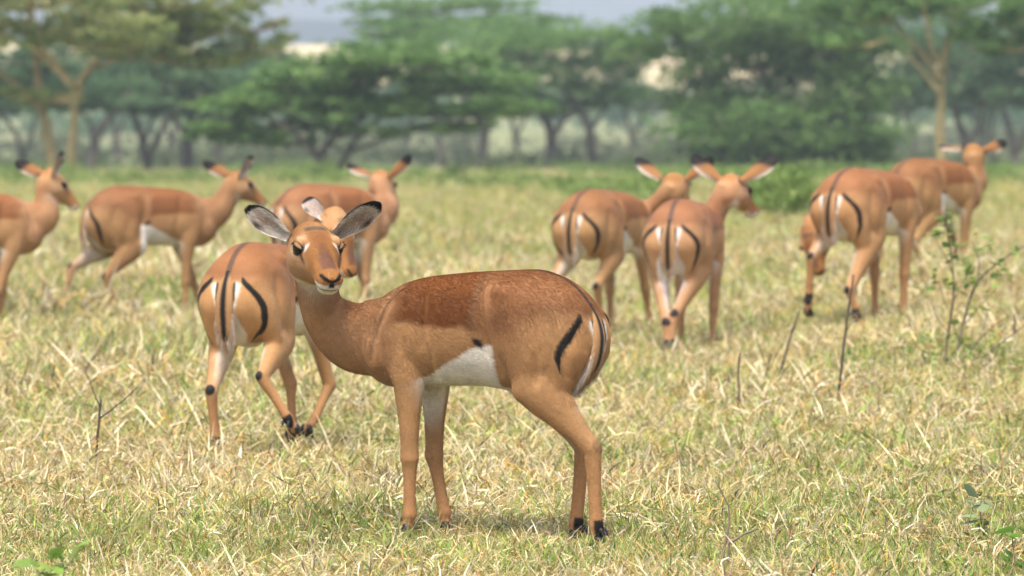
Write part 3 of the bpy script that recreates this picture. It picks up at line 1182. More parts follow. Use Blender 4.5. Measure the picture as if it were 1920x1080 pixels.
        tag(root, self.label, "impala", "impala ewes grazing in the grass")
        body = fast_mesh("body", V, Q, M_COAT, root, smooth=True, cols=col)
        self.root = root
        if self.fur:
            self.make_fur(V, Q, Nn, col, W, seg, NL)
        # eyes
        for sd in (-1, 1):
            b2 = Builder()
            ax = self.H.copy()
            cy_, sy_ = math.cos(.42), math.sin(.42)
            e0 = np.array((0, sd * cy_, 0)) @ self.H + np.array((sy_, 0, 0)) @ self.H       # outward
            e1 = np.array((cy_, -sd * sy_, 0)) @ self.H
            b2.blob((0, 0, 0), np.array((.0220, .0150, .0180)) * self.hs, np.stack([e1, e0, self.H[2]]), 24, 16)
            o = mesh_obj("eye", b2.v, b2.f, M_EYE, root)
            o.location = tuple(self.hp(.103, sd * .0575, .014))
            lv, lf, lc = [], [], []
            nu, nv_ = 18, 7
            for up_, z0, z1, cc in ((1, .62, 1.02, C_BLACK * 1.6), (-1, .78, 1.02, C_BLACK * 2)):
                off = len(lv)
                for iv in range(nv_):
                    zz_ = z0 + (z1 - z0) * iv / (nv_ - 1)
                    for iu in range(nu):
                        th_ = 2 * math.pi * iu / nu
                        rr_ = math.sqrt(max(0, 1.09 ** 2 - zz_ ** 2))
                        q = np.array((math.cos(th_) * rr_ * .0224, math.sin(th_) * rr_ * .0156, up_ * zz_ * .0180)) * self.hs
                        # lids drop towards the front corner
                        q[2] -= up_ * .10 * q[0] + .08 * abs(q[0])*up_
                        lv.append(tuple(q @ np.stack([e1, e0, self.H[2]])))
                        f_ = min(1, iv / 2.5)
                        lc.append(cc * (1 - f_) + (C_TAN * .75) * f_)
                for iv in range(nv_ - 1):
                    for iu in range(nu):
                        i2 = (iu + 1) % nu
                        lf.append((off + iv * nu + iu, off + iv * nu + i2, off + (iv + 1) * nu + i2, off + (iv + 1) * nu + iu))
            fast_mesh("eyelid", lv, lf, M_COAT, o, smooth=True, cols=np.array(lc))
            if self.fur:
                LP = []
                for _ in range(46):
                    th_ = random.uniform(.25, math.pi - .25)
                    rr_ = math.sqrt(1.1 ** 2 - .62 ** 2)
                    q = np.array((math.cos(th_) * rr_ * .0224, math.sin(th_) * rr_ * .0156, .64 * .0180)) * self.hs
                    q[2] -= .10 * q[0] + .08 * abs(q[0])
                    dd_ = np.array((-.35 + random.gauss(0, .15), .8, -.15 + random.gauss(0, .2))); dd_ /= np.linalg.norm(dd_)
                    B3 = np.stack([e1, e0, self.H[2]])
                    Ls = random.uniform(.006, .012)
                    LP.append((q @ B3, (q + dd_ * Ls * .6) @ B3, (q + dd_ * Ls + np.array((0, 0, .003))) @ B3))
                self.strands("eyelashes", np.array(LP), np.tile(C_BLACK, (46, 1)), .0004, o)
        # hooves
        for (kind, sd), J in self.legs.items():
            ft, hf = J[3], J[4]
            ax = hf - ft; ax[1] = 0
            pitch = max(-.3, min(1.2, -(hf[2] - ft[2])))
            hb = Builder()
            fw = np.array((1, 0, 0))
            for t in (-1, 1):
                base = hf + np.array((-.006, t * .0115, .028))
                tip = hf + np.array((.024, t * .0105, -.010))
                hb.bone(base, tip, [(0, .017, .0115), (.5, .0165, .0115), (1, .008, .006)], Y, 12, 8)
                if kind == 'hind':
                    dc = ft + np.array((-.022, t * .012, -.012))
                    hb.bone(dc, dc + np.array((-.010, 0, -.016)), [(0, .008, .0065), (1, .005, .004)], Y, 8, 5)
            mesh_obj("hoof", hb.v, hb.f, M_HOOF, root)
        self.make_tail(tail, root)
        for e in ears:
            self.make_ear(root, **e)
        return root

    # ---------------------------------------------------------------- coat
    def colour(self, V, Nn, W, seg):
        x, y, z = V.T
        ay = np.abs(y)
        j = noise3(V + 5, 45) - .5
        j2 = noise3(V + 2, 16) - .5
        mixc = lambda c, m, k: c * (1 - np.clip(m, 0, 1)[:, None]) + np.asarray(k) * np.clip(m, 0, 1)[:, None]
        n = len(V)
        # torso and upper limbs
        c = np.tile(C_TAN, (n, 1))
        line = .655 + .03 * np.sin((x + .1) * 6) + .02 * j2
        sad = sstep(line - .014, line + .016, z + .010 * j)
        front = 1 - sstep(.275, .325, x + .012 * j2)
        haun = 1 - sstep(-.12, .0, x + .03 * j2)
        hline = .625 + .088 * sstep(-.12, -.36, x)
        hwid = .095 - .06 * sstep(-.27, -.36, x)
        hm = sstep(hline - hwid, hline + hwid, z)
        c = mixc(c, sad * (1 - haun) * front, (C_SADDLE * self.saddle + C_HAUNCH * .9 * (1 - self.saddle)) * (1 + .5 * sstep(.76, .83, z)[:, None]))
        c = mixc(c, hm * haun * .95, C_HAUNCH * (self.band + (.95 - self.band) * sstep(.715, .80, z + .02 * j2))[:, None])
        c = mixc(c, sstep(.795, .855, z + .02 * j2) * (1 - sstep(.2, .3, x)) * .55, C_SADDLE * 1.15)
        c = mixc(c, (1 - sstep(.007, .016, ay)) * sstep(.70, .74, z) * (1 - sstep(-.18, -.05, x)) * .75, C_BLACK * 3)
        # shoulder a touch greyer-red
        c = mixc(c, sstep(.20, .30, x) * sstep(.50, .62, z), C_NECK * 1.02)
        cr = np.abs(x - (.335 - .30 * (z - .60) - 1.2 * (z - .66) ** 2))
        c = mixc(c, (1 - sstep(.002, .010, cr)) * sstep(.55, .60, z) * (1 - sstep(.74, .78, z)) * .45, C_BLACK * 6)  # shade in the shoulder-front crease, painted into the coat colour
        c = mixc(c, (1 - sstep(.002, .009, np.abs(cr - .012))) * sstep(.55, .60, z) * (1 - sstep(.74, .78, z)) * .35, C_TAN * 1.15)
        # shade of the flank crease, painted as a faint dark line
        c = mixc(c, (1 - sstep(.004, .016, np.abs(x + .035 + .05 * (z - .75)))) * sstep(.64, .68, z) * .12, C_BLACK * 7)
        # belly
        zb = .498 + np.clip(.19 - x, 0, .30) * .50
        zb = np.where(x < -.03, np.minimum(zb, .622), zb)
        zb = np.minimum(zb, .622)
        bel = (1 - sstep(zb - .006, zb + .008, z + .010 * j)) * (1 - sstep(.16, .24, x)) * np.maximum(sstep(-.115, -.095, x), (1 - sstep(.04, .07, ay)) * sstep(-.40, -.36, x))
        c = mixc(c, bel * (ay < .16), C_WHITE)
        c = mixc(c, (1 - sstep(.47, .50, z)) * sstep(.20, .25, x) * (1 - sstep(.04, .07, ay)), C_WHITE)
        # dark flank spot
        sp = np.exp(-(((x + .058) / .020) ** 2 + ((z - .632 - (x + .058) * .45) / .013) ** 2) ** 1.5)
        c = mixc(c, sp * sstep(.06, .09, ay) * 1.2, C_BLACK)
        # rump
        rear = sstep(-.285, -.33, x)
        rear = sstep(-.255, -.30, x)
        phi = np.degrees(np.arctan2(ay, -(x + .25)))
        rad = np.hypot(ay, x + .25)
        arc = np.radians(phi)
        zz = np.array([.462, .495, .55, .61, .655, .700, .717, .73]) + self.stripe_low * np.array([1, .9, .6, .2, 0, 0, 0, 0])
        sp_ = np.array([47., 49, 51, 49, 42, 29, 25, 24]) + self.stripe_out * np.array([.9, .9, .8, .6, .7, 1, 1, 1])
        ww = np.array([.0, .005, .0120, .0165, .0180, .0160, .010, .0])
        sphi = pchip(zz, sp_, z) + 1.2 * j
        sw = pchip(zz, ww, z)
        da = (phi - sphi) * np.pi / 180 * np.maximum(rad, .08)
        c = mixc(c, rear * (1 - sstep(-.02, .005, da)) * sstep(.725, .70, z) * .9, C_TAN * 1.25)
        wphi = pchip([.40, .47, .53, .58, .62, .64, .67, .695, .715], [42, 36, 25, 15, 13, 16, 19, 20.5, 18], z)
        wlo = pchip([.40, .57, .61, .64, .74], [0, 0, 8, 12.5, 13], z)
        wh = rear * (1 - sstep(-2.5, 2.5, phi - wphi + 5 * j)) * sstep(-2, 1, phi - wlo) * sstep(.715, .703, z)
        c = mixc(c, wh, C_WHITE)
        st = rear * (1 - sstep(sw * .7, sw * 1.15 + 1e-4, np.abs(da))) * (sw > .001)
        c = mixc(c, st, C_BLACK)
        c = mixc(c, rear * (1 - sstep(1.2, 2.6, np.abs(phi - 12.5))) * sstep(.715, .705, z) * sstep(.62, .65, z) * .9, C_BLACK)
        out = c * W['torso'][:, None]
        # neck
        t = seg['neck'][1]
        dv = V - self._neckpt(t)
        fa = self._neckfa(t)
        dors = (dv * fa).sum(1) / (np.linalg.norm(dv, axis=1) + 1e-6)   # +1 dorsal
        cn = np.tile(C_NECK, (n, 1))
        cn = mixc(cn, sstep(.35, .95, dors) * .75 * (1 - .5 * t), C_SADDLE * 1.25)
        cn = mixc(cn, sstep(-.1, -.9, dors) * .65, C_TAN * 1.02)
        cn = mixc(cn, sstep(.70, .98, t) * sstep(.2, -.5, dors) * .5, C_CREAM)
        cn = cn * (1 + .14 * j2[:, None])
        out = out + cn * W['neck'][:, None]
        # head
        h = (V - self.ho) @ self.H.T / self.hs
        s, hy, hz = h.T
        a = np.abs(hy)
        ch = np.tile(C_ORANGE, (n, 1))
        ch = mixc(ch, np.maximum(sstep(-.005, -.035, hz), sstep(.040, .060, a) * sstep(.03, .0, hz)) * .85, C_TAN * 1.08)
        ch = mixc(ch, np.maximum(sstep(.075, .03, s) * sstep(-.02, -.06, hz), sstep(-.05, -.085, hz) * sstep(.12, .07, s)) * .85, C_NECK * 1.1)
        ck = sstep(.034, .052, a) * sstep(.020, -.010, hz) * sstep(.02, .05, s) * (1 - sstep(.15, .19, s))
        ch = mixc(ch, ck * .8, np.array((.41, .250, .135)))
        # dark bridge of the nose
        bw = .001 + .013 * sstep(.10, .20, s)
        ch = mixc(ch, (1 - sstep(bw, bw + .017, a + .004 * j)) * sstep(.09, .185, s) * (1 - sstep(.222, .236, s)) * sstep(-.005, .012, hz) * .85, (.12, .058, .042))
        ch = mixc(ch, (1 - sstep(.010, .040, a)) * sstep(.050, .065, s) * (1 - sstep(.10, .17, s)) * sstep(.02, .04, hz) * .8, (.20, .078, .026))
        # crown patch
        ch = mixc(ch, (1 - sstep(.026, .036, a)) * (1 - sstep(.009, .015, np.abs(s - .050))) * sstep(.025, .04, hz), C_BLACK)
        # white brow and under-eye, dark lids
        eye = np.stack([s - .103, hz - .015], 1)
        rr = np.sqrt((eye[:, 0] / 1.25) ** 2 + eye[:, 1] ** 2)
        side = sstep(.030, .038, a)
        br = np.exp(-((((s - .1215) + (hz - .033) * .55) / .0046) ** 2 + ((hz - .029) / .0120) ** 2) ** 1.4) * sstep(.030, .036, a)
        ch = mixc(ch, br * 1.1, C_WHITE * .95)
        ch = mixc(ch, np.exp(-(((s - .085) / .02) ** 2 + ((hz - .040) / .006) ** 2)) * side * .55, C_CREAM)
        ch = mixc(ch, np.exp(-(((s - .095) / .026) ** 2 + ((hz + .008) / .008) ** 2)) * side * .6, C_CREAM)
        ch = mixc(ch, (1 - sstep(.0175, .0215, rr)) * side, C_BLACK)
        tear = np.exp(-(((hz - .010 + (s - .12) * .7) / .0055) ** 2)) * sstep(.108, .115, s) * (1 - sstep(.136, .158, s)) * sstep(.028, .034, a)
        ch = mixc(ch, tear, (.05, .025, .012))
        # muzzle
        ch = mixc(ch, sstep(.226, .240, s) * sstep(-.010, -.016, hz), C_WHITE)
        ch = mixc(ch, sstep(.185, .205, s) * sstep(-.040, -.048, hz) * .9, C_WHITE)
        ch = mixc(ch, sstep(.10, .02, s) * 0, C_WHITE)
        ch = mixc(ch, sstep(-.072, -.088, hz) * sstep(.055, .075, s) * .9, C_WHITE)
        nz = .004 + (a / .03) * .009                                     # V-shaped nostril slits
        slit = (1 - sstep(.0035, .0065, np.abs(hz + .009 - nz * 1.3))) * (1 - sstep(.030, .034, a)) * sstep(.236, .244, s)
        ch = mixc(ch, slit, C_BLACK)
        ch = mixc(ch, (1 - sstep(.006, .010, a)) * sstep(.245, .250, s) * (1 - sstep(.004, .008, np.abs(hz + .014))), C_BLACK)
        ch = mixc(ch, (1 - sstep(.0012, .0030, np.abs(hz + .0300 - .06 * (.26 - s)))) * sstep(.232, .246, s) * .9, C_BLACK)
        out = out + ch * W['head'][:, None]
        # legs
        for k in W:
            if not isinstance(k, tuple):
                continue
            kind, sd = k
            t = seg[k][1]
            J = self.legs[k]
            inn = sstep(.15, .65, -Nn[:, 1] * sd)
            cl = np.tile(C_TAN * .98, (n, 1))
            cl = mixc(cl, sstep(.25, .7, t) * .6, np.array((.43, .22, .095)))
            if kind == 'fore':
                cl = mixc(cl, inn * (1 - sstep(.08, .26, t)) * .95, C_WHITE)
            else:
                cl = mixc(cl, inn * (1 - sstep(.10, .40, t)) * sstep(.62, .52, z) * .8, C_WHITE)
                # black stripe region continues on the thigh, as on the torso
                up = 1 - sstep(.06, .16, t)
                cl = cl * (1 - up[:, None]) + c * up[:, None]
                hk, ft = J[2], J[3]
                q = hk - J[1]; q /= np.linalg.norm(q)
                c2 = ft - hk; c2 /= np.linalg.norm(c2)
                tipp = hk + (q - c2) * .030 * 1.0
                dsp = np.linalg.norm(V - tipp, axis=1)
                cl = mixc(cl, (1 - sstep(.020, .027, dsp)) * self.hockspot, C_BLACK * 1.5)
                cd = (ft - hk); Lc = np.linalg.norm(cd); cd /= Lc
                al = (V - hk) @ cd / Lc
                bk = np.array((-1, 0, 0)) - cd * cd.dot((-1, 0, 0)); bk /= np.linalg.norm(bk)
                bd = (V - hk - al[:, None] * Lc * cd) @ bk
                cl = mixc(cl, sstep(.90, .94, al) * (1 - sstep(1.18, 1.24, al)) * sstep(-.004, .006, bd), C_BLACK)
            pz = sstep(.93, .97, t)
            cl = mixc(cl, pz * .6, (.10, .06, .04))
            out = out + cl * W[k][:, None]
        return np.clip(out * (1 + .10 * j[:, None]), .008, .9)

    hockspot = 1.0
    stripe_low = 0.0
    saddle = .6
    tone = (1, 1, 1)
    band = .72
    stripe_out = 0.0

    def _neckpt(self, t):
        C = self.neckC[3:]
        k = np.clip(t * (len(C) - 1), 0, len(C) - 1.001)
        i = k.astype(int); f = (k - i)[:, None]
        return C[i] * (1 - f) + C[i + 1] * f

    def _neckfa(self, t):
        C = self.neckC[3:]
        i = np.clip((t * (len(C) - 1)).astype(int), 0, len(C) - 2)
        tg = C[i + 1] - C[i]
        tg /= np.linalg.norm(tg, axis=1, keepdims=True)
        w = ((i + 3) / (len(self.neckC) - 1))[:, None]
        w = w * w * (3 - 2 * w)
        la = np.array((0, 1, 0)) * (1 - w) + self.H[1] * w
        la = la - tg * (la * tg).sum(1, keepdims=True)
        la /= np.linalg.norm(la, axis=1, keepdims=True)
        # dorsal side: tangent points headwards, la is left -> la x t points ... dorsal = t x ( -la )
        d = np.cross(tg, la)
        return d

    # ---------------------------------------------------------------- parts
    def make_tail(self, pts, root):
        if pts is None:
            pts = [(-.374, 0, .742), (-.408, 0, .695), (-.426, 0, .625), (-.422, 0, .55), (-.410, 0, .475)]
        C = np.array([tuple(p) for p in curve_pts([Vector(p) for p in pts], 9)])
        n = len(C); m = 18
        V, F, K = [], [], []
        ts = np.linspace(0, 1, n)
        wd = pchip([0, .15, .5, .8, 1], [.018, .024, .036, .034, .006], ts)
        tk = pchip([0, .15, .5, .8, 1], [.018, .015, .013, .012, .004], ts)
        for i in range(n):
            t = C[min(i + 1, n - 1)] - C[max(i - 1, 0)]; t /= np.linalg.norm(t)
            la = np.array((0, 1.0, 0)); la -= t * la.dot(t); la /= np.linalg.norm(la)
            bk = np.cross(la, t)
            if bk[0] > 0: bk = -bk
            for k in range(m):
                th = 2 * math.pi * k / m
                cy, sb = math.cos(th), math.sin(th)
                rag = 1 + .18 * (random.random() - .5) * (ts[i] > .5)
                V.append(C[i] + la * cy * wd[i] * rag + bk * sb * tk[i])
                a = abs(cy) * wd[i]
                c = C_TAN.copy()
                edge = float(sstep(.82, .98, abs(cy))) * float(sstep(.60, .85, ts[i]))
                c = c * (1 - edge) + C_WHITE * edge
                if sb < -.1: c = C_WHITE * .95
                wl = float(sstep(.88, .98, ts[i])) * .6; c = c * (1 - wl) + C_WHITE * wl
                if sb > 0:
                    b = 1 - float(sstep(.008, .0135, a))
                    b *= 1 - .6 * float(sstep(.93, 1, ts[i]))
                    c = c * (1 - b) + C_BLACK * b
                K.append(c)
        for i in range(n - 1):
            for k in range(m):
                k2 = (k + 1) % m
                F.append((i * m + k, (i + 1) * m + k, (i + 1) * m + k2, i * m + k2))
        o = fast_mesh("tail", V, F, M_COAT, root, smooth=True, cols=np.array(K))
        # loose white fringe at the tip
        P, Cc = [], []
        nh = 2600 if self.fur else 500
        for _ in range(nh):
            i = int(n * random.uniform(.60, .97)); i = min(i, n - 2)
            t = C[i + 1] - C[i]; t /= np.linalg.norm(t)
            sy = random.uniform(-1, 1)
            p = C[i] + np.array((random.uniform(-.008, .012), sy * wd[i], 0))
            d = t * .8 + np.array((random.uniform(-.1, .25), sy * .35, -.35))
            d /= np.linalg.norm(d)
            L = random.uniform(.018, .05)
            P.append((p, p + d * L * .5, p + d * L + np.array((0, 0, -.2 * L))))
            w = abs(sy)
            mw = min(1, max(0, w * .9 - .55 + (i / n - .6) * 1.6)); Cc.append((C_WHITE * mw + C_TAN * (1 - mw)) * random.uniform(.75, 1.1))
        self.strands("tail_hair", np.array(P), np.array(Cc), .0007 if self.fur else .0014, o)

    def strands(self, name, P, C, rad, parent):
        """P (n,k,3)"""
        n, k = P.shape[:2]
        hc = bpy.data.hair_curves.new(name)
        hc.add_curves([k] * n)
        hc.points.foreach_set("position", P.astype(np.float32).ravel())
        r = np.tile(np.linspace(1, .25, k), n) * rad
        if "radius" not in hc.attributes:
            hc.attributes.new("radius", 'FLOAT', 'POINT')
        hc.attributes["radius"].data.foreach_set("value", r.astype(np.float32))
        a = hc.attributes.new("col", 'FLOAT_COLOR', 'CURVE')
        cc = np.ones((n, 4), np.float32); cc[:, :3] = np.clip(C, 0, .9)
        a.data.foreach_set("color", cc.ravel())
        hc.materials.append(M_HAIR)
        o = bpy.data.objects.new(name, hc)
        COL.objects.link(o)
        o.parent = parent
        o["kind"] = "stuff"
        return o

    def make_fur(self, V, Q, Nn, col, W, seg, NL):
        nH = 170000
        tri = np.concatenate([Q[:, [0, 1, 2]], Q[:, [0, 2, 3]]])
        A = np.linalg.norm(np.cross(V[tri[:, 1]] - V[tri[:, 0]], V[tri[:, 2]] - V[tri[:, 0]]), axis=1)
        # more hairs on the head
        A = A * (1 + 1.2 * W['head'][tri].mean(1))
        ti = rng.choice(len(tri), nH, p=A / A.sum())
        u = rng.random((nH, 2)); fl = u.sum(1) > 1; u[fl] = 1 - u[fl]
        b = np.stack([1 - u.sum(1), u[:, 0], u[:, 1]], 1)
        T = tri[ti]
        itp = lambda X: (X[T] * (b[:, :, None] if X.ndim == 2 else b)).sum(1)
        p, nn, c = itp(V), itp(Nn), itp(col)
        # flow field
        flow = np.zeros((len(V), 3))
        tor = np.tile(np.array((-.9, 0, -.42)), (len(V), 1))
        hm = sstep(-.05, -.3, V[:, 0])[:, None]
        tor = tor * (1 - hm) + np.array((-.75, 0, -.75)) * hm
        flow += tor * W['torso'][:, None]
        C = self.neckC
        t = seg['neck'][1]
        i = np.clip((t * (len(C) - 4)).astype(int) + 3, 0, len(C) - 2)
        tg = C[i] - C[i + 1]; tg /= np.linalg.norm(tg, axis=1, keepdims=True)
        flow += (tg + np.array((0, 0, -.3))) * W['neck'][:, None]
        hd = -self.H[0] + np.array((0, 0, -.15))
        flow += hd * W['head'][:, None]
        L = np.zeros(len(V))
        L += .011 * W['torso'] + .012 * W['neck'] + .0055 * W['head']
        for k in W:
            if isinstance(k, tuple):
                J = np.array(self.legs[k][1:])
                ii = np.clip((seg[k][1] * 3).astype(int), 0, 2)
                dd = J[ii + 1] - J[ii]; dd /= np.linalg.norm(dd, axis=1, keepdims=True)
                flow += dd * W[k][:, None]
                L += .006 * W[k]
        # longer pale hair on the rear of the thighs
        L += .010 * sstep(-.33, -.40, V[:, 0]) * (V[:, 2] < .62) * (V[:, 2] > .45)
        fl_ = itp(flow); ln = itp(L) * rng.uniform(.6, 1.25, nH)
        fl_ = fl_ - nn * (fl_ * nn).sum(1, keepdims=True)
        fl_ /= np.linalg.norm(fl_, axis=1, keepdims=True) + 1e-9
        cl = (noise3(p, 24) - .5)[:, None]
        sidev = np.cross(nn, fl_)
        d1 = fl_ + nn * .26 + sidev * (cl * .22 + rng.normal(0, .09, (nH, 1)))
        d2 = fl_ + nn * .06 + sidev * (cl * .28 + rng.normal(0, .14, (nH, 1)))
        P = np.stack([p - nn * .0006, p + d1 * ln[:, None] * .5, p + d1 * ln[:, None] * .5 + d2 * ln[:, None] * .5], 1)
        # keep clear of the eyes
        keep = np.ones(nH, bool)
        for sd in (-1, 1):
            keep &= np.linalg.norm(p - self.hp(.103, sd * .0575, .014), axis=1) > .0225 * self.hs
        c = c * rng.uniform(.80, 1.20, (nH, 1)) * (.84 + .32 * noise3(p * np.array([1, 2.2, 2.4]), 26))[:, None]
        self.strands("fur", P[keep], c[keep], .00042, self.root)

    def make_ear(self, root, side, tip, face, L=None, width=.036, curl=.9, base=(.020, .066, .006)):
        """tip: body coords of the tip; face: body direction the hollow looks towards"""
        b = self.hp(base[0], side * base[1], base[2])
        tip = np.array(tip)
        d = tip - b
        L = np.linalg.norm(d); d /= L
        fc = np.array(face, float); fc = fc - d * fc.dot(d); fc /= np.linalg.norm(fc)
        lat = np.cross(fc, d)
        nt, nw = 34, 21
        up_sign = 1.0 if lat[2] > 0 else -1.0
        outer, inner, K1, K2 = [], [], [], []
        for i in range(nt):
            t = i / (nt - 1)
            w = float(pchip([0, .12, .35, .6, .82, .95, 1], [.46, .56, .86, 1.0, .82, .50, .08], t)) * width * self.hs
            cur = curl * float(pchip([0, .2, .5, 1], [1.75, 1.35, .75, .35], t))
            for k in range(nw):
                q = k / (nw - 1) * 2 - 1
                an = q * cur
                yy = math.sin(an) / max(math.sin(min(cur, 1.57)), .2) * w
                dd = (math.cos(an) - math.cos(cur)) / max(math.sin(min(cur, 1.57)), .2) * w
                lean = .10 * math.sin(t * 2.6) * L * .3
                p = b + d * (t * L) + lat * yy - fc * (dd - .2 * w) + fc * lean
                th = .0022 + .004 * (1 - t) * (1 - q * q)
                outer.append(p - fc * th); inner.append(p + fc * .0006)
                qs = q * up_sign
                blk = float(sstep(.80, .86, t - .05 * (1 - qs) * .5 + .10 * max(qs, 0) ** 2))
                blo = float(sstep(.56, .74, t + .10 * qs))
                edge_up = float(sstep(.84, .95, qs)) * float(sstep(.30, .40, t))
                co = C_ORANGE * (.95 - .35 * t)
                co = co * (1 - .9 * max(0, -qs) ** 4) + C_WHITE * .9 * max(0, -qs) ** 4
                co = co * (1 - blo) + C_BLACK * blo
                nz = random.random()
                ci = (np.array((.80, .74, .68)) if self.fur else np.array((.36, .32, .29))) * (.70 + .45 * nz)
                st = .5 + .5 * math.sin(q * 17 + 5 * math.sin(t * 9) + nz)
                ci = ci * (1 - .4 * st) + np.array((.30, .20, .16)) * .4 * st
                pk = float(np.exp(-((q / .5) ** 2 + ((t - .52) / .2) ** 2))) * .65
                ci = ci * (1 - pk) + np.array((.36, .25, .20)) * pk * (.7 + .6 * nz)
                e = max(float(sstep(.70, .98, abs(q))), float(sstep(.30, .05, t)))
                ci = ci * (1 - e) + C_WHITE * (.9 if self.fur else .7) * e
                low = float(np.exp(-(((t - .60) / .13) ** 2 + ((qs + .80) / .24) ** 2)))
                ci = ci * (1 - low) + np.array((.07, .045, .03)) * low
                ci = ci * (1 - blk) + C_BLACK * blk
                ci = ci * (1 - edge_up) + C_BLACK * edge_up
                K1.append(co); K2.append(ci)
        n = nt * nw
        F = []
        for i in range(nt - 1):
            for k in range(nw - 1):
                a = i * nw + k
                F.append((a, a + nw, a + nw + 1, a + 1))
                F.append((n + a, n + a + 1, n + a + nw + 1, n + a + nw))
            for k in (0, nw - 1):
                a = i * nw + k
                F.append((a, n + a, n + a + nw, a + nw) if k else (a, a + nw, n + a + nw, n + a))
        for k in range(nw - 1):
            a = (nt - 1) * nw + k
            F.append((a, n + a, n + a + 1, a + 1))
        o = fast_mesh("ear", outer + inner, F, M_COAT, root, smooth=True, cols=np.clip(np.array(K1 + K2), .008, .85))
        if self.fur:
            # white hair fans inside the hollow and fuzz on the rim
            P, Cc = [], []
            inn = np.array(inner).reshape(nt, nw, 3); ki = np.array(K2).reshape(nt, nw, 3)
            for _ in range(5200):
                i, k = random.randrange(1, nt - 2), random.randrange(nw)
                rim = k in (0, nw - 1)
                p = inn[i, k] + (inn[i + 1, k] - inn[i, k]) * random.random()
                q = k / (nw - 1) * 2 - 1
                L2 = random.uniform(.006, .017)
                dr = d * .8 - lat * q * .5 + fc * .25 + np.array([random.gauss(0, .18) for _ in range(3)])
                if rim: dr = d * .7 + lat * (.5 if q > 0 else -.5) + np.array([random.gauss(0, .2) for _ in range(3)]); L2 *= .22
                dr /= np.linalg.norm(dr)
                P.append((p, p + dr * L2 * .5, p + dr * L2))
                Cc.append(ki[i, k] * random.choice((.7, 1.0, 1.3, 1.6)))
            self.strands("ear_hair", np.array(P), np.array(Cc), .0005, o)
        return o


def main_impala():
    I = Impala(900, 1018, 600, 153, "impala ewe standing side-on in front, in focus, looking back at the camera", voxel=.0042)
    I.fur = True
    I.hockspot = .35
    I.saddle = 1.0
    I.tone = (1, 1, 1)
    I.band = .60
    I.stripe_low = .075
    I.stripe_out = 8.0
    l = .09
    I.fore(1, knee=I.P(768, 860, l=.084), fet=I.P(768, 965, l=.08), hoof=I.P(763, 1005, l=.08))
    I.fore(-1, knee=I.P(814, 855, l=-.084), fet=I.P(833, 962, l=-.08), hoof=I.P(836, 1000, l=-.08))
    I.hind(1, stifle=I.P(1000, 712, l=.108), hock=I.P(1111, 842, l=.10), fet=I.P(1118, 986, l=.095), hoof=I.P(1122, 1030, l=.095))
    I.hind(-1, stifle=I.P(1010, 712, l=-.11), hock=I.P(1094, 838, l=-.095), fet=I.P(1080, 980, l=-.09), hoof=I.P(1076, 1015, l=-.09))
    I.head(I.P(596, 466, l=.15), I.D(.27, -.85, -.46), size=1.12)
    I.neck([I.P(672, 632, l=.0), I.P(612, 590, l=.03), I.P(594, 535, l=.06)], [(.115, .078), (.082, .064), (.078, .064)])
    I.build([dict(side=1, tip=I.P(714, 379, l=.10), face=I.D(.1, -1, -.12), width=.032),
             dict(side=-1, tip=I.P(464, 390, l=.20), face=I.D(-.05, -1, -.15), width=.032)],
            tail=[(-.372, 0, .742), (-.404, .006, .70), (-.420, .014, .64), (-.411, .028, .565), (-.375, .058, .505)])


main_impala()


def impala_behind():
    I = Impala(508, 866, 488, 68, "impala ewe walking away just behind the front one, hind leg lifted", voxel=.006)
    I.hind(1, hock=I.P(396, 735, x=-.44), stifle=(-.17, .115, .50), fet=I.P(404, 825, x=-.42), hoof=I.P(408, 872, x=-.40))
    I.hind(-1, hock=I.P(492, 708, x=-.44), stifle=(-.16, -.12, .50), fet=I.P(540, 785, x=-.40), hoof=I.P(552, 815, x=-.37))
    I.fore(1, knee=I.P(545, 720, x=.2), fet=I.P(548, 790, x=.18), hoof=I.P(546, 825, x=.2))
    I.fore(-1, knee=I.P(618, 722, x=.27), fet=I.P(590, 785, x=.16), hoof=I.P(575, 815, x=.12))
    I.head(I.P(640, 440, x=.50), I.D(.30, -.25, -.85), size=1.0)
    I.neck()
    I.build([dict(side=-1, tip=I.P(572, 374, x=.50), face=I.D(.2, -1, 0), width=.034),
             dict(side=1, tip=I.P(706, 390, x=.60), face=I.D(.5, -1, 0), width=.034)])


def impala_far_left():
    I = Impala(-52, 640, 335, 20, "impala ewe at the left edge, hindquarters cut off, head up", voxel=.008)
    I.fore(1, 'stand'); I.fore(-1, 'back'); I.hind(1, 'stand'); I.hind(-1, 'forward')
    I.head(I.P(112, 346, l=.02), I.D(.62, .25, -.66))
    I.neck()
    I.build([dict(side=1, tip=I.P(28, 303, l=.14), face=I.D(-.2, .8, -.4), width=.040),
             dict(side=-1, tip=I.P(115, 284, l=-.08), face=I.D(.9, -.5, .1))])


def impala_walking_right():
    I = Impala(283, 626, 312, 20, "impala ewe walking right in profile, second from the left edge", voxel=.008)
    I.fore(-1, 'stand'); I.fore(1, 'forward'); I.hind(-1, 'forward'); I.hind(1, 'back')
    I.head(I.P(462, 346, l=.0), I.D(.72, .25, -.60))
    I.neck()
    I.build([dict(side=1, tip=I.P(381, 303, l=.12), face=I.D(-.2, .8, -.4), width=.040),
             dict(side=-1, tip=I.P(472, 291, l=-.08), face=I.D(.8, -.6, .1))])


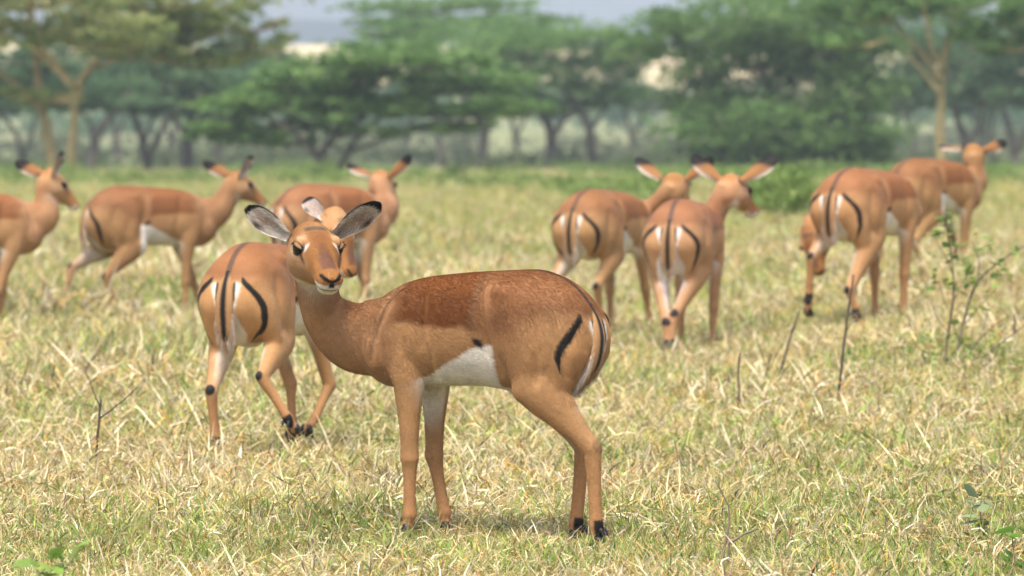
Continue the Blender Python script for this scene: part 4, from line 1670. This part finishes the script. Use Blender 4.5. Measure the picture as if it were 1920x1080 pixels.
def impala_mid_back():
    I = Impala(622, 610, 312, 38, "impala ewe walking away behind the front one's head, ears spread", voxel=.008)
    I.fore(1, 'forward'); I.fore(-1, 'stand'); I.hind(1, 'stand'); I.hind(-1, 'forward')
    I.head(I.P(724, 347, x=.50), I.D(.38, .55, -.72))
    I.neck()
    I.build([dict(side=1, tip=I.P(652, 305, x=.5), face=I.D(-.2, .85, -.4), width=.040),
             dict(side=-1, tip=I.P(770, 292, x=.5), face=I.D(.3, .85, -.3), width=.040)])


def impala_pair_left():
    I = Impala(1138, 640, 335, 60, "impala ewe of the middle pair, standing behind its neighbour's left side", voxel=.008, wide=1.10)
    I.fore(1, 'stand'); I.fore(-1, 'forward'); I.hind(1, 'stand'); I.hind(-1, 'forward')
    I.head(I.P(1270, 346, x=.52), I.D(.25, .85, -.4))
    I.neck()
    I.build([dict(side=1, tip=I.P(1194, 294, x=.5), face=I.D(-.35, .85, -.3), width=.042),
             dict(side=-1, tip=I.P(1336, 294, x=.5), face=I.D(.35, .85, -.3), width=.042)])


def impala_pair_right():
    I = Impala(1290, 676, 357, 74, "impala ewe of the middle pair, nearer one with head turned right", voxel=.007, wide=1.10)
    I.fore(1, 'stand'); I.fore(-1, 'stand'); I.hind(1, hock=I.P(1249, 606, x=-.44), fet=I.P(1252, 640, x=-.45), hoof=I.P(1252, 660, x=-.43))
    I.hind(-1, hock=I.P(1266, 590, x=-.42), fet=I.P(1258, 640, x=-.44), hoof=I.P(1257, 668, x=-.42))
    I.head(I.P(1386, 357, x=.50), I.D(.52, .45, -.62))
    I.neck()
    I.build([dict(side=1, tip=I.P(1297, 291, x=.5), face=I.D(-.35, .85, -.3), width=.042),
             dict(side=-1, tip=I.P(1458, 292, x=.52), face=I.D(.35, .85, -.3), width=.042)])


def impala_grazing():
    I = Impala(1632, 612, 350, 55, "impala ewe with head lowered beside its left hind leg", voxel=.007, wide=1.14)
    I.fore(1, 'stand'); I.fore(-1, 'stand')
    I.hind(1, hock=I.P(1521, 482, x=-.40), stifle=(-.17, .125, .53), fet=I.P(1517, 555, x=-.38), hoof=I.P(1515, 590, x=-.36))
    I.hind(-1, hock=I.P(1592, 545, x=-.43), fet=I.P(1605, 580, x=-.40), hoof=I.P(1607, 600, x=-.38))
    I.head(I.P(1524, 458, x=-.05), I.D(.12, -.25, -.95), up=I.D(-.6, -.7, .2))
    I.neck([(.40, .10, .62), (.30, .30, .60), (.12, .36, .56)], [(.105, .074), (.08, .06), (.066, .055)])
    I.build([dict(side=1, tip=I.P(1503, 432, x=.0), face=I.D(-.8, -.3, -.3), width=.03),
             dict(side=-1, tip=I.P(1560, 425, x=.05), face=I.D(.5, .6, -.3))])


def impala_far_right():
    I = Impala(1752, 549, 286, 44, "impala ewe at the right, farthest one, seen from behind with ears spread", voxel=.008, wide=1.05, hz=-.055)
    I.fore(1, 'forward'); I.fore(-1, 'stand'); I.hind(1, 'stand'); I.hind(-1, 'forward')
    I.head(I.P(1828, 291, x=.46), I.D(.18, .82, -.5))
    I.neck()
    I.build([dict(side=1, tip=I.P(1763, 270, x=.45), face=I.D(-.35, .85, -.3), width=.042),
             dict(side=-1, tip=I.P(1887, 266, x=.5), face=I.D(.35, .85, -.3), width=.042)])


impala_behind()
impala_far_left()
impala_walking_right()
impala_mid_back()
impala_pair_left()
impala_pair_right()
impala_grazing()
impala_far_right()


# ------------------------------------------------------------------ small plants
def ground_hit(u, v):
    d = FPX * CAM_H / (v - HORIZON)
    for _ in range(12):
        w = at(u, v, d)
        g = float(ground_z(np.array([w.x]), np.array([d]))[0])
        d = FPX * (CAM_H - g) / (v - HORIZON) * .5 + d * .5
    return d


M_TWIG = bark_material("dark_twig", (.035, .028, .022), (.11, .085, .06))
M_STEM = bark_material("grey_stem", (.12, .09, .06), (.26, .20, .14))
M_GREEN = leaf_material("green_leaf", .4)


def leaf_blades(P, size, pal, drop=.2):
    V, F, Cc = [], [], []
    for p in P:
        a = random.uniform(0, 6.28); el = random.uniform(-.3, .9)
        d = Vector((math.cos(a) * math.cos(el), math.sin(a) * math.cos(el), math.sin(el)))
        sd = d.cross(Vector((random.gauss(0, .5), random.gauss(0, .5), 1))).normalized()
        L = size * random.uniform(.6, 1.3); w = L * random.uniform(.24, .34)
        nn = d.cross(sd)
        c = np.array(random.choice(pal)) * random.uniform(.8, 1.2)
        o = len(V)
        V += [p, p + d * L * .35 + sd * w + nn * w * .3, p + d * L * .75 + sd * w * .7 + nn * w * .2 - Vector((0, 0, drop * L * .4)), p + d * L - Vector((0, 0, drop * L)),
              p + d * L * .75 - sd * w * .7 + nn * w * .2 - Vector((0, 0, drop * L * .4)), p + d * L * .35 - sd * w + nn * w * .3, p + d * L * .5 - Vector((0, 0, drop * L * .2))]
        F += [(o, o + 1, o + 6), (o + 1, o + 2, o + 6), (o + 2, o + 3, o + 6), (o + 3, o + 4, o + 6), (o + 4, o + 5, o + 6), (o + 5, o, o + 6)]
        Cc += [c] * 7
    return [tuple(v) for v in V], F, np.array(Cc)


def px_plant(name, label, cat, stems, mat, leaves=(), leaf=.05, pal=None, d=None, group=None, each=True):
    """stems: (pixel polyline, w0, w1, depth lean); leaves: (u, v, spread px, n, depth offset)"""
    u0, v0 = stems[0][0][0]
    if d is None:
        d = ground_hit(u0, v0)
    s = d / FPX
    w = at(u0, v0, d)
    base = Vector((w.x, d, float(ground_z(np.array([w.x]), np.array([d]))[0])))
    root = empty(name, base)
    tag(root, label, cat, group)
    for i, (pl, w0, w1, lean) in enumerate(stems):
        P = []
        for k, (u, v) in enumerate(pl):
            q = at(u, v, d); q.y += lean * k / max(1, len(pl) - 1)
            P.append(q - base)
        if i == 0:
            P[0].z = min(P[0].z, -.02)
        C = curve_pts(P, 5, .0015)
        R = [(w0 + (w1 - w0) * k / (len(C) - 1)) * s * .5 * random.uniform(.88, 1.12) for k in range(len(C))]
        vs, fs = tube(C, R, 7)
        mesh_obj("stem" if i == 0 else "branch", vs, fs, mat, root)
    if leaves:
        P = []
        for (u, v, sp, n, off) in leaves:
            for _ in range(int(n * 1.05)):
                q = at(u + random.gauss(0, sp * .5), v + random.gauss(0, sp * .5), d); q.y += off + random.gauss(0, sp * s * .5)
                P.append(q - base)
        if each:
            for p in P:
                v_, f_, c_ = leaf_blades([Vector((0, 0, 0))], leaf, pal)
                o = fast_mesh("leaf", v_, f_, M_GREEN, root, smooth=True, cols=c_)
                o.location = p
        else:
            v_, f_, c_ = leaf_blades(P, leaf, pal)
            fast_mesh("leaves", v_, f_, M_GREEN, root, smooth=True, cols=c_)
    return root


TG = "bare dark twigs standing in the grass"
px_plant("twig", "tall bare dark twig rising in front of the head-lowered impala's legs", "twig",
         [([(1567, 776), (1578, 690), (1586, 620), (1601, 515)], 6.5, 4, .03), ([(1586, 622), (1597, 606), (1610, 598)], 2, 1, 0)], M_TWIG, group=TG)
px_plant("twig", "leaning dark twig with a pale thin tip, left of the tallest twig", "twig",
         [([(1450, 744), (1468, 680), (1485, 622), (1500, 578)], 6, 2.5, -.02)], M_TWIG, group=TG)
px_plant("twig", "short dark twig with a fine side shoot, beside the leaning twig", "twig",
         [([(1427, 756), (1436, 702), (1446, 664)], 5, 3.5, 0), ([(1437, 692), (1428, 660), (1418, 634)], 2.2, 1.4, .02), ([(1436, 700), (1455, 668), (1470, 640)], 2.2, 1.2, .02)], M_TWIG, group=TG)
px_plant("twig", "short upright knobbly twig, leftmost of the bare twigs on the right", "twig",
         [([(1380, 788), (1386, 740), (1384, 705), (1388, 660)], 5.5, 3.5, 0), ([(1384, 760), (1392, 745), (1395, 735)], 4, 2, 0)], M_TWIG, group=TG)
px_plant("twig", "forked dark twig standing alone in the grass on the left", "twig",
         [([(180, 888), (181, 840), (186, 790), (189, 748)], 6, 4, 0), ([(187, 785), (220, 760), (258, 726)], 3.6, 1.8, .04), ([(187, 762), (176, 735), (165, 702)], 2.6, 1.4, -.02)], M_TWIG, group=TG)
px_plant("twig", "weathered forked twig low at the bottom right", "twig",
         [([(1342, 1095), (1356, 1040), (1366, 985), (1366, 950), (1342, 902)], 6, 2.5, .02), ([(1364, 1095), (1366, 1040), (1368, 1000)], 6, 4, 0), ([(1364, 1020), (1392, 1004), (1422, 992)], 6, 4, .03)], M_STEM, group=TG)
px_plant("twig", "small dead twig stub in the grass near the bottom edge, right of the hooves", "twig",
         [([(1300, 1092), (1304, 1050), (1302, 1000)], 4, 2, .0)], M_STEM, group=TG)
px_plant("twig", "thin brown twig at the left edge of the grass", "twig",
         [([(46, 812), (49, 785), (45, 760)], 4, 3, 0), ([(49, 784), (62, 765), (75, 756)], 1.8, 1, 0), ([(48, 780), (36, 762), (28, 748)], 1.8, 1, 0)], M_STEM, group=TG)
px_plant("twig", "fallen dark twig lying in the grass under the front impala's belly", "twig",
         [([(940, 846), (966, 834), (994, 820)], 4.5, 2.5, .1)], M_TWIG, group=TG)
LG = [(.18, .29, .07), (.24, .35, .09), (.14, .23, .06), (.36, .33, .11)]
px_plant("sapling", "thin-stemmed leafy sapling at the right with small green leaves", "sapling",
         [([(1768, 708), (1778, 625), (1788, 558), (1786, 500), (1772, 410)], 7, 2, .0),
          ([(1788, 700), (1806, 610), (1832, 535), (1872, 495), (1925, 462)], 7.5, 3, .1),
          ([(1786, 510), (1766, 470), (1748, 440)], 2.5, 1.5, -.05), ([(1832, 535), (1836, 490), (1822, 450)], 2.8, 1.4, .05),
          ([(1790, 560), (1812, 520), (1830, 500)], 2.5, 1.3, .03), ([(1800, 640), (1770, 560), (1760, 520)], 2, 1.2, .02), ([(1806, 610), (1850, 560), (1880, 520), (1890, 505)], 2.4, 1.2, -.05),
           ([(1778, 625), (1750, 580), (1735, 530)], 2.2, 1.1, .05), ([(1775, 690), (1720, 650), (1690, 640)], 2, 1, .1), ([(1795, 690), (1850, 620), (1890, 590)], 2.4, 1.2, -.08),
           ([(1785, 700), (1830, 650), (1850, 600)], 2.2, 1.1, .06)], M_STEM,
         [(1772, 405, 16, 9, 0), (1750, 442, 14, 7, -.05), (1790, 470, 20, 9, 0), (1824, 455, 16, 7, .05), (1838, 515, 18, 8, .05), (1815, 535, 16, 7, .03),
          (1872, 500, 18, 7, .08), (1762, 520, 16, 6, .02), (1905, 470, 16, 5, .1), (1790, 540, 20, 7, 0), (1770, 650, 30, 10, 0), (1820, 650, 34, 10, 0), (1740, 540, 18, 6, .05), (1885, 515, 20, 8, -.05), (1850, 560, 20, 8, -.03), (1800, 500, 22, 9, 0), (1775, 430, 16, 8, 0), (1860, 620, 20, 6, -.05), (1820, 580, 20, 6, 0), (1770, 690, 40, 14, 0), (1810, 690, 40, 14, -.05), (1860, 470, 22, 8, .05), (1760, 480, 18, 7, 0), (1720, 645, 26, 6, .1), (1780, 600, 30, 8, 0)], leaf=.050, pal=LG)
px_plant("twig", "long dead branch leaning out of the grass beside the sapling", "twig",
         [([(1800, 706), (1850, 668), (1890, 636), (1925, 612)], 4, 3, .1), ([(1902, 626), (1903, 606), (1902, 588)], 4, 3, 0)], M_STEM, group=TG)
px_plant("weed", "broad-leaved green weed at the bottom right corner", "plant",
         [([(1905, 1095), (1902, 1050), (1898, 1000), (1900, 965)], 4, 2, 0)], M_GREEN and M_STEM,
         [(1902, 1045, 18, 5, -.03), (1890, 1065, 14, 4, -.03), (1906, 1000, 16, 5, 0), (1915, 1080, 16, 4, 0)], leaf=.065, pal=[(.17, .34, .05), (.24, .42, .08), (.14, .26, .05)], group="leafy weeds in the grass")
px_plant("weed", "drooping grey-green weed left of the corner weed", "plant",
         [([(1850, 1055), (1845, 1010), (1838, 965), (1840, 935)], 4, 2, 0)], M_STEM,
         [(1840, 945, 16, 5, 0), (1828, 965, 14, 4, 0), (1846, 985, 16, 5, 0)], leaf=.06, pal=[(.20, .27, .14), (.26, .33, .17)], group="leafy weeds in the grass")
px_plant("weed", "out-of-focus leafy weed close to the camera at the bottom left", "plant",
         [([(125, 1150), (120, 1080), (110, 1030), (100, 1005)], 4, 2, 0), ([(118, 1070), (140, 1045), (150, 1030)], 3, 2, 0)], M_STEM,
         [(142, 1040, 14, 6, 0), (100, 1050, 18, 6, 0), (70, 1075, 20, 6, 0), (110, 1080, 20, 6, 0)], leaf=.05, pal=[(.22, .36, .07), (.30, .42, .10)], d=14.2, group="leafy weeds in the grass")
px_plant("weed", "small green weed just right of the front impala's tail", "plant",
         [([(1128, 690), (1122, 730), (1118, 742)][::-1], 2.5, 1.5, 0)], M_STEM,
         [(1122, 715, 12, 5, 0), (1126, 695, 10, 4, 0)], leaf=.045, pal=LG, group="leafy weeds in the grass")
FLP = [(.22, .06, .30), (.30, .10, .40)]
for i, (u, v, wh) in enumerate(((327, 948, "leftmost of the pair of"), (345, 972, "rightmost of the pair of"), (562, 950, "lone and middle one of the"), (1485, 1074, "lowest, at the bottom edge, of the"))):
    r = px_plant("flower", "tiny purple flower in the grass, %s few" % wh, "flower", [([(u, v + 26), (u + 1, v + 10), (u, v)], 1.6, 1.2, 0)], M_STEM, group="purple flowers in the grass")
    d = ground_hit(u, v + 26)
    q = at(u, v, d) - r.location
    v_, f_, c_ = leaf_blades([q] * 14, .017, FLP, -.1)
    fast_mesh("petals", v_, f_, M_GREEN, r, cols=c_)


def green_cover():
    cs, rs = [], []
    for (u0, u1, v, hgt, n) in ((1000, 1240, 378, .26, 22), (1430, 1500, 405, .45, 16), (1490, 1640, 352, .25, 12), (640, 1000, 362, .12, 12), (1740, 1920, 345, .35, 14), (150, 420, 352, .15, 10)):
        for _ in range(n):
            u = random.uniform(u0, u1); vv = v + random.uniform(-14, 8)
            d = ground_hit(u, vv)
            p = at(u, vv, d)
            cs.append((p.x, p.y, p.z + hgt * .45)); rs.append((random.uniform(.2, .5), random.uniform(.3, .9), hgt * random.uniform(.35, .7)))
    for _ in range(90):
        u, vv = random.uniform(-60, 1980), random.uniform(316, 362)
        d = ground_hit(u, vv)
        p = at(u, vv, d)
        hgt = random.uniform(.12, .42)
        cs.append((p.x, p.y, p.z + hgt * .4)); rs.append((random.uniform(.3, 1.5), random.uniform(.5, 1.5), hgt * .6))
    v, f, c = leaf_cloud(cs, rs, 52000, .10, .3, [(.09, .15, .04), (.14, .22, .055), (.20, .30, .075), (.30, .38, .12)], 20, .7)
    o = fast_mesh("ground_cover", v, f, M_GREEN, cols=c)
    tag(o, kind="stuff")


green_cover()


# ------------------------------------------------------------------ air
def build_haze():
    x, y0, y1, z0, z1 = 2470, -70, 2640, -5, 48
    v = [(-x, y0, z0), (x, y0, z0), (x, y1, z0), (-x, y1, z0), (-x, y0, z1), (x, y0, z1), (x, y1, z1), (-x, y1, z1)]
    f = [(3, 2, 1, 0), (4, 5, 6, 7), (0, 1, 5, 4), (1, 2, 6, 5), (2, 3, 7, 6), (3, 0, 4, 7)]
    m = bpy.data.materials.new("pale_air"); m.use_nodes = True
    n = m.node_tree.nodes
    n.remove(n["Principled BSDF"])
    pv = n.new("ShaderNodeVolumePrincipled")
    pv.inputs["Color"].default_value = (.78, .90, 1.0, 1)
    pv.inputs["Density"].default_value = HAZE
    m.node_tree.links.new(pv.outputs[0], n["Material Output"].inputs["Volume"])
    o = mesh_obj("haze", v, f, m, smooth=False)
    tag(o, kind="stuff")


HAZE = .00055
build_haze()
